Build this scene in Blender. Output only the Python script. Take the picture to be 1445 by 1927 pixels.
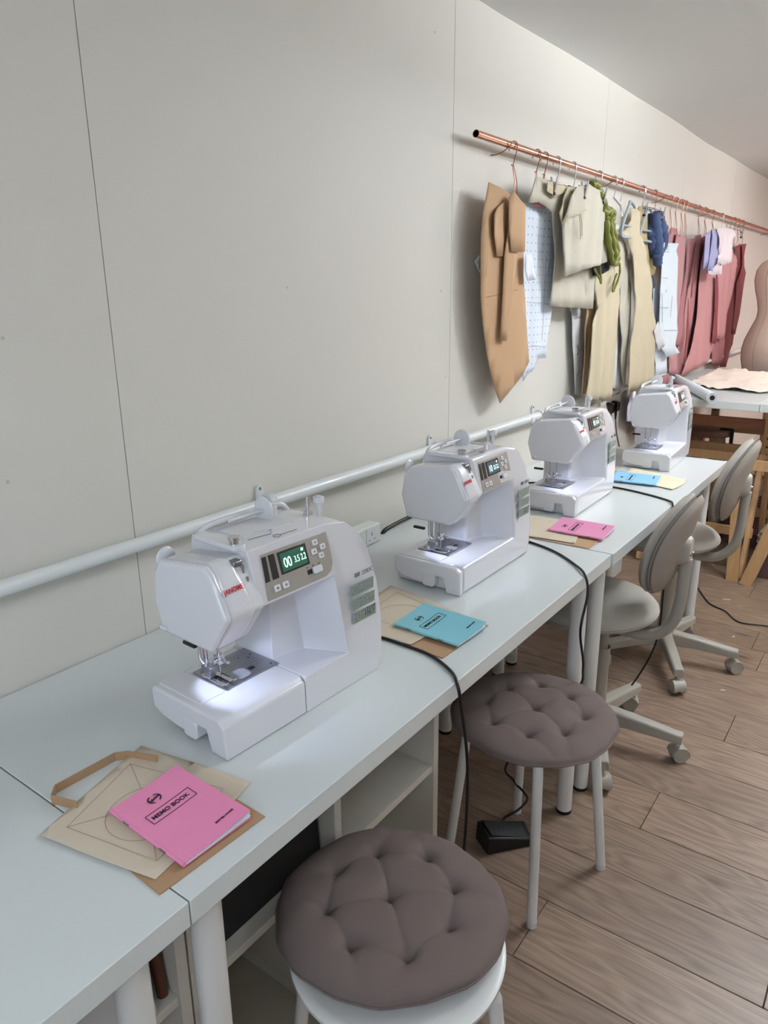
import bpy, bmesh, math, random
from mathutils import Vector, Matrix, noise
PI = math.pi
for o in list(bpy.data.objects): bpy.data.objects.remove(o)
scn = bpy.context.scene
COL = scn.collection

# ---------------------------------------------------------------- camera
# world: X = distance out from the left wall, Y = along the wall, Z = up (metres)
CAM = Vector((1.159, 0.0, 1.385))
FPX = 1365.0
R = Matrix(((0.8083928, -0.16381023, 0.56539127),
            (0.58857633, 0.23943891, -0.77217026),
            (-0.00888728, 0.9569928, 0.28997551)))
cd = bpy.data.cameras.new('camera'); cam = bpy.data.objects.new('camera', cd); COL.objects.link(cam)
m = R.to_4x4(); m.translation = CAM; cam.matrix_world = m
cd.sensor_fit = 'VERTICAL'; cd.sensor_height = 36.0; cd.lens = FPX / 1927.0 * 36.0
cd.clip_start = 0.02; cd.clip_end = 60
scn.camera = cam
scn.view_settings.view_transform = 'Standard'; scn.view_settings.look = 'None'
scn.view_settings.exposure = 0.0; scn.view_settings.gamma = 1.0; scn.view_settings.use_curve_mapping = False

w = bpy.data.worlds.new('world'); scn.world = w; w.use_nodes = True
w.node_tree.nodes['Background'].inputs[0].default_value = (0.9, 0.93, 1, 1)
w.node_tree.nodes['Background'].inputs[1].default_value = 0.25

def lamp(name, kind, loc, energy, color=(1, 1, 1), size=0.1, size_y=None, rot=(0, 0, 0), parent=None, **k):
    l = bpy.data.lights.new(name, kind); l.energy = energy; l.color = color
    if kind == 'AREA':
        l.size = size
        if size_y: l.shape = 'RECTANGLE'; l.size_y = size_y
    else: l.shadow_soft_size = size
    for a, b in k.items(): setattr(l, a, b)
    o = bpy.data.objects.new(name, l); o.location = loc; o.rotation_euler = rot; COL.objects.link(o)
    if parent: o.parent = parent
    return o
# ceiling lamps down the middle of the room, then two added upward fills
LW = (0.88, 0.95, 1.0)
lamp('ceiling_lamp', 'POINT', (1.25, 3.05, 2.00), 23, (0.88, 0.955, 1), 0.03)
lamp('ceiling_lamp', 'POINT', (1.85, 1.5, 2.02), 4, LW, 0.05)
lamp('ceiling_lamp', 'POINT', (1.3, 5.1, 1.98), 26, (1, .95, .96), 0.04)
lamp('ceiling_lamp', 'AREA', (1.7, -0.4, 2.1), 6, (.85, .94, 1), 0.4, 0.6)
lamp('ceiling_lamp', 'AREA', (1.8, 7.2, 2.1), 36, (1, .88, .88), 0.6, 0.9)
lamp('ceiling_fill_light', 'AREA', (1.25, 2.75, 1.93), 52, (.90, .95, 1), 0.5, 0.9, rot=(PI, 0, 0))  # added fill aimed upwards to brighten the ceiling, stands for no known fixture
lamp('ceiling_fill_light', 'AREA', (1.4, 5.3, 1.98), 18, (1, .92, .92), 0.3, 0.5, rot=(PI, 0, 0))  # added pinkish fill for the far ceiling, likewise without a fixture
# added cool fill behind the camera, brightens the faces turned towards it
lamp('back_fill_light', 'AREA', (1.0, -0.9, 1.35), 12, (.72, .84, 1), 1.0, 1.0, rot=(PI / 2, 0, 0))

# ---------------------------------------------------------------- materials
_m = {}
def lin(c): return tuple((x / 12.92 if x <= 0.04045 else ((x + 0.055) / 1.055) ** 2.4) for x in c)
def mat(name, col, rough=0.5, metal=0.0, var=0.04, scale=12.0, bump=0.0, bscale=200.0, coat=0.0, alpha=1.0, trans=0.0, emit=None, estr=0.0, stretch=(1, 1, 1), spec=None, sub=0.0):
    if name in _m: return _m[name]
    mt = bpy.data.materials.new(name); mt.use_nodes = True
    nt = mt.node_tree; b = nt.nodes['Principled BSDF']
    c = lin(col)
    tc = nt.nodes.new('ShaderNodeTexCoord'); mp = nt.nodes.new('ShaderNodeMapping'); mp.inputs['Scale'].default_value = stretch
    nt.links.new(tc.outputs['Object'], mp.inputs[0])
    n = nt.nodes.new('ShaderNodeTexNoise'); n.inputs['Scale'].default_value = scale; n.inputs['Detail'].default_value = 4
    nt.links.new(mp.outputs[0], n.inputs['Vector'])
    r = nt.nodes.new('ShaderNodeMix'); r.data_type = 'RGBA'
    r.inputs['A'].default_value = tuple(max(0, x * (1 - var * 2)) for x in c) + (1,)
    r.inputs['B'].default_value = tuple(min(1, x * (1 + var * 2)) for x in c) + (1,)
    nt.links.new(n.outputs['Fac'], r.inputs['Factor']); nt.links.new(r.outputs['Result'], b.inputs['Base Color'])
    b.inputs['Roughness'].default_value = rough; b.inputs['Metallic'].default_value = metal
    b.inputs['Coat Weight'].default_value = coat
    b.inputs['Coat Roughness'].default_value = 0.08
    b.inputs['Alpha'].default_value = alpha
    b.inputs['Transmission Weight'].default_value = trans
    if sub: b.inputs['Subsurface Weight'].default_value = sub; b.inputs['Subsurface Scale'].default_value = 0.01
    if spec is not None: b.inputs['Specular IOR Level'].default_value = spec
    if bump:
        n2 = nt.nodes.new('ShaderNodeTexNoise'); n2.inputs['Scale'].default_value = bscale; n2.inputs['Detail'].default_value = 3
        nt.links.new(mp.outputs[0], n2.inputs['Vector'])
        bp = nt.nodes.new('ShaderNodeBump'); bp.inputs['Strength'].default_value = bump; bp.inputs['Distance'].default_value = 0.002
        nt.links.new(n2.outputs['Fac'], bp.inputs['Height']); nt.links.new(bp.outputs[0], b.inputs['Normal'])
    if emit: b.inputs['Emission Color'].default_value = lin(emit) + (1,); b.inputs['Emission Strength'].default_value = estr
    _m[name] = mt; return mt

WALL = mat('wall_paint', (.84, .825, .79), .55, var=.015, scale=1.5, bump=.10, bscale=60)
CEIL = mat('ceiling_paint', (.90, .90, .90), .8, var=.01, scale=2)
PINKW = mat('pink_wall_paint', (.86, .66, .64), .8, var=.02, scale=2)
TABLE = mat('table_white_laminate', (.83, .85, .845), .28, var=.012, scale=3, bump=.02, bscale=30, coat=.15)
EDGE = mat('table_edge_band', (.80, .80, .785), .4, var=.01)
LEGW = mat('white_powder_coat', (.86, .86, .85), .35, var=.01, coat=.2)
PLAST = mat('machine_white_plastic', (.86, .86, .88), .16, var=.004, coat=.5, sub=.0)
PLAST2 = mat('machine_matte_plastic', (.86, .86, .87), .4, var=.004)
SEAM = mat('dark_seam', (.25, .25, .27), .7)
PANEL = mat('machine_panel_champagne', (.62, .60, .575), .38, metal=.35, var=.02)
CHARTG = mat('chart_grey_green', (.56, .60, .57), .5, var=.02)
CHROME = mat('chrome', (.8, .8, .82), .15, metal=1, var=.02)
STEEL = mat('brushed_steel', (.60, .60, .62), .33, metal=.9, var=.05, scale=40, stretch=(1, 10, 1))
BLACK = mat('black_plastic', (.05, .05, .055), .4, var=.02)
BLACKG = mat('black_gloss', (.04, .04, .05), .12, var=.02)
RUBBER = mat('black_rubber', (.045, .045, .05), .6, var=.02)
CABLE = mat('black_cable', (.04, .04, .045), .4, var=.02)
RED = mat('red_print', (.80, .08, .12), .4)
INK = mat('dark_ink', (.13, .11, .15), .6)
GREYINK = mat('grey_ink', (.45, .46, .48), .6)
COPPER = mat('copper', (.86, .66, .57), .22, metal=1, var=.08, scale=25, bump=.05, bscale=40, stretch=(1, .15, 1))
WIREC = mat('copper_wire', (.60, .40, .33), .35, metal=.9, var=.05)
BRASS = mat('brass_hook', (.62, .45, .22), .3, metal=1)
PIPEW = mat('white_pipe_paint', (.86, .875, .87), .35, var=.015, coat=.2)
CUSH = mat('taupe_cotton', (.45, .40, .385), .9, var=.04, scale=6, bump=.25, bscale=600, spec=.15)
CUSHD = mat('taupe_button', (.24, .215, .20), .9)
CHAIRF = mat('grey_beige_upholstery', (.68, .66, .625), .9, var=.03, scale=8, bump=.3, bscale=500, spec=.15)
CHAIRP = mat('grey_beige_plastic', (.63, .61, .57), .45, var=.02)
CHAIRB = mat('brown_grey_back_shell', (.60, .565, .53), .75, var=.04)
KRAFT = mat('kraft_paper', (.68, .545, .415), .75, var=.04, scale=14, bump=.2, bscale=60)
KRAFT2 = mat('brown_card', (.70, .565, .425), .75, var=.04, scale=10, bump=.1, bscale=50)
LINING = mat('cream_lining', (.85, .795, .71), .9, var=.02, scale=20, bump=.2, bscale=300, alpha=.9)
CALICO = mat('calico', (.745, .72, .66), .9, var=.03, scale=30, bump=.35, bscale=220, spec=.1)
CALICO2 = mat('calico_warm', (.76, .71, .61), .9, var=.03, scale=20, bump=.35, bscale=220, spec=.1)
COTW = mat('white_cotton', (.87, .87, .88), .9, var=.02, bump=.2, bscale=200)
PAPER = mat('white_paper', (.90, .92, .95), .8, var=.015, bump=.05)
PAPERG = mat('grey_white_paper', (.80, .80, .80), .8, var=.02)  # paper with a grey-white tone of its own
PINKC = mat('pink_card', (.70, .50, .51), .75, var=.035, scale=8, bump=.1)
PINKD = mat('dusty_pink_card', (.63, .42, .435), .75, var=.035, scale=8)
MAROON = mat('maroon_card_and_gap_shade', (.50, .22, .24), .75, var=.05, scale=8)
OLIVE = mat('olive_silk', (.42, .44, .16), .38, var=.10, scale=30, bump=.3, bscale=80)
DENIM = mat('blue_velvet', (.22, .29, .44), .7, var=.22, scale=45, bump=.5, bscale=60)
DENIM2 = mat('blue_denim', (.36, .44, .58), .85, var=.08, scale=60)
KHAKI = mat('ochre_card', (.72, .65, .48), .8, var=.03)
LILAC = mat('lilac_chiffon', (.68, .68, .84), .8, var=.04, alpha=.85)
LILAC2 = mat('lilac_cotton', (.80, .78, .86), .85, var=.03)
CHIFW = mat('white_chiffon', (.90, .86, .88), .8, var=.03, alpha=.88)
GREYPL = mat('grey_hanger_plastic', (.60, .64, .65), .5)
PINE = mat('pine_wood', (.75, .60, .43), .5, var=.12, scale=9, stretch=(12, 12, .8), bump=.1, bscale=20)
PINER = mat('reddish_pine', (.62, .40, .27), .5, var=.12, scale=9, stretch=(1, 12, 12), bump=.1, bscale=20)
LINEN = mat('dress_form_linen', (.80, .73, .67), .9, var=.03, scale=40, bump=.3, bscale=400)
CREAMW = mat('cream_white_board', (.80, .78, .74), .5, var=.015)
PINKB = mat('memo_pink', (.93, .56, .72), .45, var=.01)
TEALB = mat('memo_turquoise', (.50, .75, .80), .45, var=.01)
BLUEB = mat('memo_light_blue', (.56, .77, .93), .45, var=.01)
PINKM = mat('memo_mauve_pink', (.88, .56, .71), .45, var=.01)
GREY = mat('grey_plastic', (.5, .5, .5), .5)
CLEAR = mat('clear_plastic', (.88, .89, .92), .12, var=.01, alpha=.55)

def wood_floor():
    mt = bpy.data.materials.new('oak_laminate'); mt.use_nodes = True; nt = mt.node_tree; b = nt.nodes['Principled BSDF']; L = nt.links.new
    tc = nt.nodes.new('ShaderNodeTexCoord'); oi = nt.nodes.new('ShaderNodeObjectInfo')
    ad = nt.nodes.new('ShaderNodeVectorMath'); ad.operation = 'MULTIPLY_ADD'
    cb = nt.nodes.new('ShaderNodeCombineXYZ'); L(oi.outputs['Random'], cb.inputs[0]); L(oi.outputs['Random'], cb.inputs[1]); L(oi.outputs['Random'], cb.inputs[2])
    L(cb.outputs[0], ad.inputs[0]); ad.inputs[1].default_value = (37, 91, 53); L(tc.outputs['Object'], ad.inputs[2])
    # low frequency warp for cathedral grain
    mp = nt.nodes.new('ShaderNodeMapping'); mp.inputs['Scale'].default_value = (1.1, 5.5, 1); L(ad.outputs[0], mp.inputs[0])
    n1 = nt.nodes.new('ShaderNodeTexNoise'); n1.inputs['Scale'].default_value = 1.4; n1.inputs['Detail'].default_value = 2; L(mp.outputs[0], n1.inputs['Vector'])
    mu = nt.nodes.new('ShaderNodeMath'); mu.operation = 'MULTIPLY'; mu.inputs[1].default_value = 16; L(n1.outputs['Fac'], mu.inputs[0])
    fr = nt.nodes.new('ShaderNodeMath'); fr.operation = 'PINGPONG'; fr.inputs[1].default_value = .5; L(mu.outputs[0], fr.inputs[0])
    mp2 = nt.nodes.new('ShaderNodeMapping'); mp2.inputs['Scale'].default_value = (3, 90, 1); L(ad.outputs[0], mp2.inputs[0])
    n2 = nt.nodes.new('ShaderNodeTexNoise'); n2.inputs['Scale'].default_value = 2; n2.inputs['Detail'].default_value = 6; L(mp2.outputs[0], n2.inputs['Vector'])
    # knots
    mp3 = nt.nodes.new('ShaderNodeMapping'); mp3.inputs['Scale'].default_value = (3.2, 9.0, 1); L(ad.outputs[0], mp3.inputs[0])
    vo = nt.nodes.new('ShaderNodeTexVoronoi'); vo.inputs['Scale'].default_value = 1.0; L(mp3.outputs[0], vo.inputs['Vector'])
    kr = nt.nodes.new('ShaderNodeMapRange'); kr.inputs['From Min'].default_value = 0.02; kr.inputs['From Max'].default_value = .16; L(vo.outputs['Distance'], kr.inputs['Value'])
    mix = nt.nodes.new('ShaderNodeMix'); mix.data_type = 'RGBA'
    mix.inputs['A'].default_value = lin((.33, .26, .21)) + (1,); mix.inputs['B'].default_value = lin((.63, .535, .46)) + (1,)
    s = nt.nodes.new('ShaderNodeMath'); s.operation = 'MULTIPLY_ADD'; s.inputs[1].default_value = .65; L(fr.outputs[0], s.inputs[0])
    s2 = nt.nodes.new('ShaderNodeMath'); s2.operation = 'MULTIPLY'; s2.inputs[1].default_value = .80; L(n2.outputs['Fac'], s2.inputs[0]); L(s2.outputs[0], s.inputs[2])
    L(s.outputs[0], mix.inputs['Factor'])
    mk = nt.nodes.new('ShaderNodeMix'); mk.data_type = 'RGBA'; mk.inputs['A'].default_value = lin((.30, .22, .17)) + (1,)
    L(mix.outputs['Result'], mk.inputs['B']); L(kr.outputs[0], mk.inputs['Factor'])
    hv = nt.nodes.new('ShaderNodeHueSaturation'); L(mk.outputs['Result'], hv.inputs['Color'])
    mr = nt.nodes.new('ShaderNodeMapRange'); mr.inputs['To Min'].default_value = .86; mr.inputs['To Max'].default_value = 1.08; L(oi.outputs['Random'], mr.inputs['Value']); L(mr.outputs[0], hv.inputs['Value'])
    L(hv.outputs[0], b.inputs['Base Color']); b.inputs['Roughness'].default_value = .38
    bp = nt.nodes.new('ShaderNodeBump'); bp.inputs['Strength'].default_value = .15; bp.inputs['Distance'].default_value = .001; L(n2.outputs['Fac'], bp.inputs['Height']); L(bp.outputs[0], b.inputs['Normal'])
    return mt
OAK = wood_floor()

def tweed():
    mt = bpy.data.materials.new('tweed_weave'); mt.use_nodes = True; nt = mt.node_tree; b = nt.nodes['Principled BSDF']; L = nt.links.new
    tc = nt.nodes.new('ShaderNodeTexCoord')
    w1 = nt.nodes.new('ShaderNodeTexWave'); w1.bands_direction = 'X'; w1.inputs['Scale'].default_value = 22; w1.inputs['Distortion'].default_value = 3
    w2 = nt.nodes.new('ShaderNodeTexWave'); w2.bands_direction = 'Z'; w2.inputs['Scale'].default_value = 22; w2.inputs['Distortion'].default_value = 3
    L(tc.outputs['Object'], w1.inputs[0]); L(tc.outputs['Object'], w2.inputs[0])
    mu = nt.nodes.new('ShaderNodeMath'); mu.operation = 'MULTIPLY'; L(w1.outputs['Fac'], mu.inputs[0]); L(w2.outputs['Fac'], mu.inputs[1])
    mix = nt.nodes.new('ShaderNodeMix'); mix.data_type = 'RGBA'; mix.inputs['A'].default_value = lin((.42, .28, .28)) + (1,); mix.inputs['B'].default_value = lin((.78, .66, .63)) + (1,)
    L(mu.outputs[0], mix.inputs['Factor']); L(mix.outputs['Result'], b.inputs['Base Color']); b.inputs['Roughness'].default_value = .9
    return mt
TWEED = tweed()

# ---------------------------------------------------------------- helpers
def P(u, v, **k):
    """world point where the sight line through a photo pixel meets a plane x=, y= or z= (used to read real positions)"""
    r = R @ Vector((u - 722.5, -(v - 963.5), -FPX))
    (ax, val), = k.items(); i = 'xyz'.index(ax)
    return CAM + r * ((val - CAM[i]) / r[i])

def obj(name, bm, mt=None, parent=None, smooth=False, bevel=0, seg=2, angle=35, solid=0, mats=None, sub=0):
    me = bpy.data.meshes.new(name)
    bmesh.ops.recalc_face_normals(bm, faces=bm.faces)
    bm.to_mesh(me); bm.free()
    if mats:
        for x in mats: me.materials.append(x)
    elif mt: me.materials.append(mt)
    o = bpy.data.objects.new(name, me); COL.objects.link(o)
    if parent: o.parent = parent
    if solid:
        md = o.modifiers.new('solid', 'SOLIDIFY'); md.thickness = solid; md.offset = 0
    if bevel:
        md = o.modifiers.new('bevel', 'BEVEL'); md.width = bevel; md.segments = seg; md.limit_method = 'ANGLE'; md.angle_limit = math.radians(angle); md.harden_normals = False
    if sub:
        md = o.modifiers.new('sub', 'SUBSURF'); md.levels = sub; md.render_levels = sub
    if smooth or bevel:
        for p in me.polygons: p.use_smooth = True
        if not sub:
            try: me.set_sharp_from_angle(angle=math.radians(42 if bevel else 50))
            except Exception: pass
    return o
def empty(name, loc=(0, 0, 0), rz=0):
    o = bpy.data.objects.new(name, None); o.empty_display_size = .05; COL.objects.link(o); o.location = loc; o.rotation_euler = (0, 0, rz); return o
def tag(o, label=None, cat=None, group=None, kind=None):
    if label: o['label'] = label
    if cat: o['category'] = cat
    if group: o['group'] = group
    if kind: o['kind'] = kind
    return o
def copy_tree(o, parent=None):
    c = o.copy(); COL.objects.link(c)
    if parent: c.parent = parent
    for ch in list(o.children): copy_tree(ch, c)
    return c
def box(bm, x0, x1, y0, y1, z0, z1, mi=0, M=None):
    vs = [bm.verts.new(Vector(p)) for p in ((x0, y0, z0), (x1, y0, z0), (x1, y1, z0), (x0, y1, z0), (x0, y0, z1), (x1, y0, z1), (x1, y1, z1), (x0, y1, z1))]
    if M:
        for v in vs: v.co = M @ v.co
    for f in ((3, 2, 1, 0), (4, 5, 6, 7), (0, 1, 5, 4), (1, 2, 6, 5), (2, 3, 7, 6), (3, 0, 4, 7)):
        fc = bm.faces.new([vs[i] for i in f]); fc.material_index = mi
    return bm
def B(*a, **k): return box(bmesh.new(), *a, **k)
def beam(bm, a, b, wx, wy, up=(0, 0, 1)):
    """rectangular bar from a to b"""
    a = Vector(a); b = Vector(b); d = (b - a); L = d.length; d.normalize(); u = Vector(up)
    s = d.cross(u)
    if s.length < 1e-4: s = d.cross(Vector((1, 0, 0)))
    s.normalize(); t = s.cross(d)
    M = Matrix((s, t, d)).transposed().to_4x4(); M.translation = a
    return box(bm, -wx / 2, wx / 2, -wy / 2, wy / 2, 0, L, M=M)
def tube(bm, pts, r, n=10, closed=False, cap=True, rs=None):
    pts = [Vector(p) for p in pts]; N = len(pts); rings = []
    prev = None
    for i, p in enumerate(pts):
        if closed: t = pts[(i + 1) % N] - pts[i - 1]
        else: t = (pts[min(i + 1, N - 1)] - pts[max(i - 1, 0)])
        t.normalize()
        if prev is None:
            s = t.cross(Vector((0, 0, 1)))
            if s.length < 1e-3: s = t.cross(Vector((1, 0, 0)))
        else: s = prev - t * prev.dot(t)
        s.normalize(); prev = s; u = t.cross(s)
        rr = rs[i] if rs else r
        rings.append([bm.verts.new(p + s * math.cos(2 * PI * k / n) * rr + u * math.sin(2 * PI * k / n) * rr) for k in range(n)])
    for i in range(N if closed else N - 1):
        a = rings[i]; b = rings[(i + 1) % N]
        for k in range(n): bm.faces.new((a[k], a[(k + 1) % n], b[(k + 1) % n], b[k]))
    if cap and not closed:
        bm.faces.new(rings[0][::-1]); bm.faces.new(rings[-1])
    return bm
def T(*a, **k): return tube(bmesh.new(), *a, **k)
def spl(pts, n=8):
    """Catmull-Rom through points"""
    pts = [Vector(p) for p in pts]; out = []
    for i in range(len(pts) - 1):
        p0 = pts[max(i - 1, 0)]; p1 = pts[i]; p2 = pts[i + 1]; p3 = pts[min(i + 2, len(pts) - 1)]
        for k in range(n):
            t = k / n
            out.append(.5 * ((2 * p1) + (p2 - p0) * t + (2 * p0 - 5 * p1 + 4 * p2 - p3) * t * t + (3 * p1 - p0 - 3 * p2 + p3) * t ** 3))
    out.append(pts[-1]); return out
def cyl(bm, a, b, r, r2=None, n=20):
    return tube(bm, [a, b], r, n=n, rs=[r, r if r2 is None else r2])
def Cy(*a, **k): return cyl(bmesh.new(), *a, **k)
def lathe(bm, prof, n=32, M=None, sy=1):
    """profile [(r,z)...]"""
    rings = []
    for r, z in prof:
        if r < 1e-6: rings.append([bm.verts.new((0, 0, z))])
        else: rings.append([bm.verts.new((r * math.cos(2 * PI * k / n), sy * r * math.sin(2 * PI * k / n), z)) for k in range(n)])
    for a, b in zip(rings, rings[1:]):
        for k in range(n):
            k2 = (k + 1) % n
            if len(a) == 1 and len(b) == 1: continue
            if len(a) == 1: bm.faces.new((a[0], b[k2], b[k]))
            elif len(b) == 1: bm.faces.new((a[k], a[k2], b[0]))
            else: bm.faces.new((a[k], a[k2], b[k2], b[k]))
    if M:
        for rg in rings:
            for v in rg: v.co = M @ v.co
    return bm
def prism(bm, poly, f0, f1):
    """polygon list of 2D points; f0,f1 map a 2D point to the two 3D ends"""
    a = [bm.verts.new(f0(p)) for p in poly]; b = [bm.verts.new(f1(p)) for p in poly]
    n = len(poly)
    bm.faces.new(a[::-1]); bm.faces.new(b)
    for i in range(n): bm.faces.new((a[i], a[(i + 1) % n], b[(i + 1) % n], b[i]))
    return bm
def loft(bm, secs, caps=True):
    rg = [[bm.verts.new(Vector(p)) for p in s] for s in secs]
    n = len(rg[0])
    for a, b in zip(rg, rg[1:]):
        for i in range(n): bm.faces.new((a[i], a[(i + 1) % n], b[(i + 1) % n], b[i]))
    if caps: bm.faces.new(rg[0][::-1]); bm.faces.new(rg[-1])
    return bm
def rrect(x0, x1, y0, y1, r, n=4):
    out = []
    for cx, cy, a0 in ((x1 - r, y1 - r, 0), (x0 + r, y1 - r, 90), (x0 + r, y0 + r, 180), (x1 - r, y0 + r, 270)):
        for k in range(n + 1):
            a = math.radians(a0 + 90 * k / n); out.append((cx + r * math.cos(a), cy + r * math.sin(a)))
    return out
def text(name, s, size, M, mt, parent=None, ext=.0003, bold=0, sx=1, align='CENTER'):
    c = bpy.data.curves.new(name, 'FONT'); c.body = s; c.size = size; c.extrude = ext; c.align_x = align; c.align_y = 'CENTER'; c.offset = bold
    t = bpy.data.objects.new('tmp', c); COL.objects.link(t)
    bpy.context.view_layer.update()
    me = bpy.data.meshes.new_from_object(t.evaluated_get(bpy.context.evaluated_depsgraph_get()))
    bpy.data.objects.remove(t)
    me.transform(Matrix.Diagonal((sx, 1, 1, 1))); me.materials.clear(); me.materials.append(mt); me.name = name
    me.transform(M)
    o = bpy.data.objects.new(name, me); COL.objects.link(o)
    if parent: o.parent = parent
    return o
def frame_m(o, x, y):
    x = Vector(x).normalized(); y = Vector(y); y = (y - x * y.dot(x)).normalized(); z = x.cross(y)
    M = Matrix((x, y, z)).transposed().to_4x4(); M.translation = Vector(o); return M

# ---------------------------------------------------------------- room shell
RX, RY0, RY1, RZ = 2.7, -1.0, 8.8, 2.175
SEAMY = [-1.0, -.375, .778, 1.926, 3.09, 4.255, 5.42, 6.575, 7.74, 8.8]
o = obj('wall_left', B(-.08, -.012, RY0, RY1, 0, RZ), mat('wall_backing', (.35, .33, .31), .9)); tag(o, kind='structure')
wl = o
for a, b in zip(SEAMY, SEAMY[1:]):
    obj('wall_panel', B(-.012, 0, a + .0009, b - .0009, 0, RZ), WALL, wl)
# filler dabs over screw heads on the panels
random.seed(4)
for i in range(46):
    y = random.choice(SEAMY[1:-1]) + random.choice((-.02, .02)) if i % 2 else random.uniform(.2, 6)
    z = random.uniform(.8, 2.1)
    bm = lathe(bmesh.new(), [(0, .0012), (.0018, .001), (.003, 0)], 8, Matrix.Translation((0, y, z)) @ Matrix.Rotation(PI / 2, 4, 'Y'))
    if i < 30: obj('screw_dab', bm, mat('filler', (.76, .74, .70), .8), wl)
    else: bm.free()
for nm, b in {'wall_far': (0, RX, RY1, RY1 + .08, 0, RZ), 'wall_right': (RX, RX + .08, RY0, RY1, 0, RZ), 'wall_near': (0, RX, RY0 - .08, RY0, 0, RZ)}.items():
    tag(obj(nm, B(*b), PINKW if nm == 'wall_far' else WALL), kind='structure')
# ceiling, slightly bowed and cracked against the wall
bm = bmesh.new()
for i in range(40):
    y0 = RY0 + (RY1 - RY0) * i / 40; y1 = RY0 + (RY1 - RY0) * (i + 1) / 40
    h = lambda y: RZ + .004 * math.sin(y * 2.3) + .003 * math.sin(y * 5.1)
    v = [bm.verts.new(p) for p in ((-.02, y0, h(y0)), (RX, y0, RZ), (RX, y1, RZ), (-.02, y1, h(y1)))]
    bm.faces.new(v)
bmesh.ops.remove_doubles(bm, verts=bm.verts, dist=1e-5)
tag(obj('ceiling', bm, CEIL, smooth=True, solid=.02), kind='structure')
# ---------------------------------------------------------------- floor of separate boards
fl = tag(obj('floor', B(0, RX, RY0, RY1, -.03, -.009), mat('underlay', (.2, .15, .12), .9)), kind='structure')
PW = .1836; random.seed(11); row = 0
y = 1.337 - PW * 13
known = {1.153: .65, 1.7: .752, 2.26: .845}
while y < RY1:
    x0 = None
    for k, v in known.items():
        if abs(k - y) < .05: x0 = v
    if x0 is None: x0 = random.uniform(1.1, 1.25) if 1.1 < y < 2.3 else random.uniform(0, 1.29)
    cuts = [0] + [c for c in (x0 - 1.29, x0, x0 + 1.29, x0 + 2.58) if .02 < c < RX - .02] + [RX]
    for a, b in zip(cuts, cuts[1:]):
        ya, yb = max(y, RY0) + .0007, min(y + PW, RY1) - .0007
        if yb <= ya: continue
        g = .0007
        o = obj('floor_board', B(-(b - a) / 2 + g, (b - a) / 2 - g, -(yb - ya) / 2, (yb - ya) / 2, -.009, 0), OAK, fl, bevel=.0012, seg=1)
        o.location = ((a + b) / 2, (ya + yb) / 2, 0)
    y += PW; row += 1
tag(obj('baseboard_left', B(0, .014, RY0, RY1, 0.0005, .07), LEGW, bevel=.003), kind='structure')

# ---------------------------------------------------------------- surface pipe with clips
pipe = empty('surface_pipe', (0, 0, 0)); tag(pipe, 'white painted surface pipe clipped along the left wall above the tables', 'pipe')
PZ, PX = .938, .032
obj('pipe_run', T([(PX, -.9, PZ), (PX, 1.13, PZ)], .0135, n=20), PIPEW, pipe, smooth=True)
obj('pipe_run', T([(PX, 1.10, PZ), (PX, 2.2, PZ), (PX, 2.95, PZ)], .0155, n=20), PIPEW, pipe, smooth=True)
obj('pipe_run', T([(PX, 2.93, PZ), (PX, 8.78, PZ)], .0125, n=20), PIPEW, pipe, smooth=True)
for yy in (-.35, .30, 1.105, 1.815, 2.533, 3.4, 4.5, 5.7):
    if yy == .30: continue
    c = bmesh.new()
    for k in range(25):
        pass
    ring = [(PX + math.cos(a) * .0178, yy, PZ + math.sin(a) * .0178) for a in [2 * PI * k / 24 for k in range(24)]]
    for dy in (-.007, 0, .007):
        tube(c, [(p[0], yy + dy, p[2]) for p in ring], .0042, n=8, closed=True)
    o = obj('saddle_clip', c, PIPEW, pipe, smooth=True)
    c = bmesh.new(); prism(c, rrect(-.011, .011, -.037, .037, .0109, 6), lambda p: (.0006, yy + p[0], PZ + p[1]), lambda p: (.006, yy + p[0], PZ + p[1]))
    box(c, .004, PX - .01, yy - .006, yy + .006, PZ - .006, PZ + .006)
    o2 = obj('clip_plate', c, PIPEW, o, smooth=True)
    for s in (-1, 1):
        obj('screw', lathe(bmesh.new(), [(0, .0025), (.003, .002), (.004, 0)], 10, Matrix.Translation((.006, yy, PZ + s * .028)) @ Matrix.Rotation(PI / 2, 4, 'Y')), STEEL, o, smooth=True)

# ---------------------------------------------------------------- tables
def table(y0, y1, lab, x0=.004, x1=.6, legs=None, top=.74, dz=0):
    t = tag(empty('work_table', (0, 0, 0)), lab, 'table', 'white tables pushed end to end along the wall')
    obj('tabletop', B(x0, x1, y0 + .001, y1 - .001, top - .034 + dz, top + dz), TABLE, t, bevel=.0012, seg=2)
    for lx, ly in legs:
        l = obj('leg', Cy((lx, ly, .006), (lx, ly, top - .034 + dz), .0205, n=28), LEGW, t, smooth=True)
        obj('foot_cap', Cy((lx, ly, 0), (lx, ly, .010), .0208, .0208, n=24), RUBBER, l, smooth=True)
    return t
table(-.82, .391, 'white table nearest the camera, its end corner at the lower left', legs=[(.557, .335), (.06, .32), (.557, -.74), (.06, -.74)])
table(.391, 1.745, 'long white table under the two nearest sewing machines', legs=[(.557, .442), (.06, .45), (.557, 1.655), (.06, 1.66)])
table(1.745, 2.277, 'short white table under the third sewing machine', legs=[(.557, 1.775), (.09, 1.79), (.40, 2.225), (.06, 2.22)], x1=.604, dz=.0012)
table(2.277, 3.03, 'white end table under the farthest sewing machine', legs=[(.40, 2.33), (.06, 2.33), (.545, 2.985), (.06, 2.98)], x1=.608)

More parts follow.
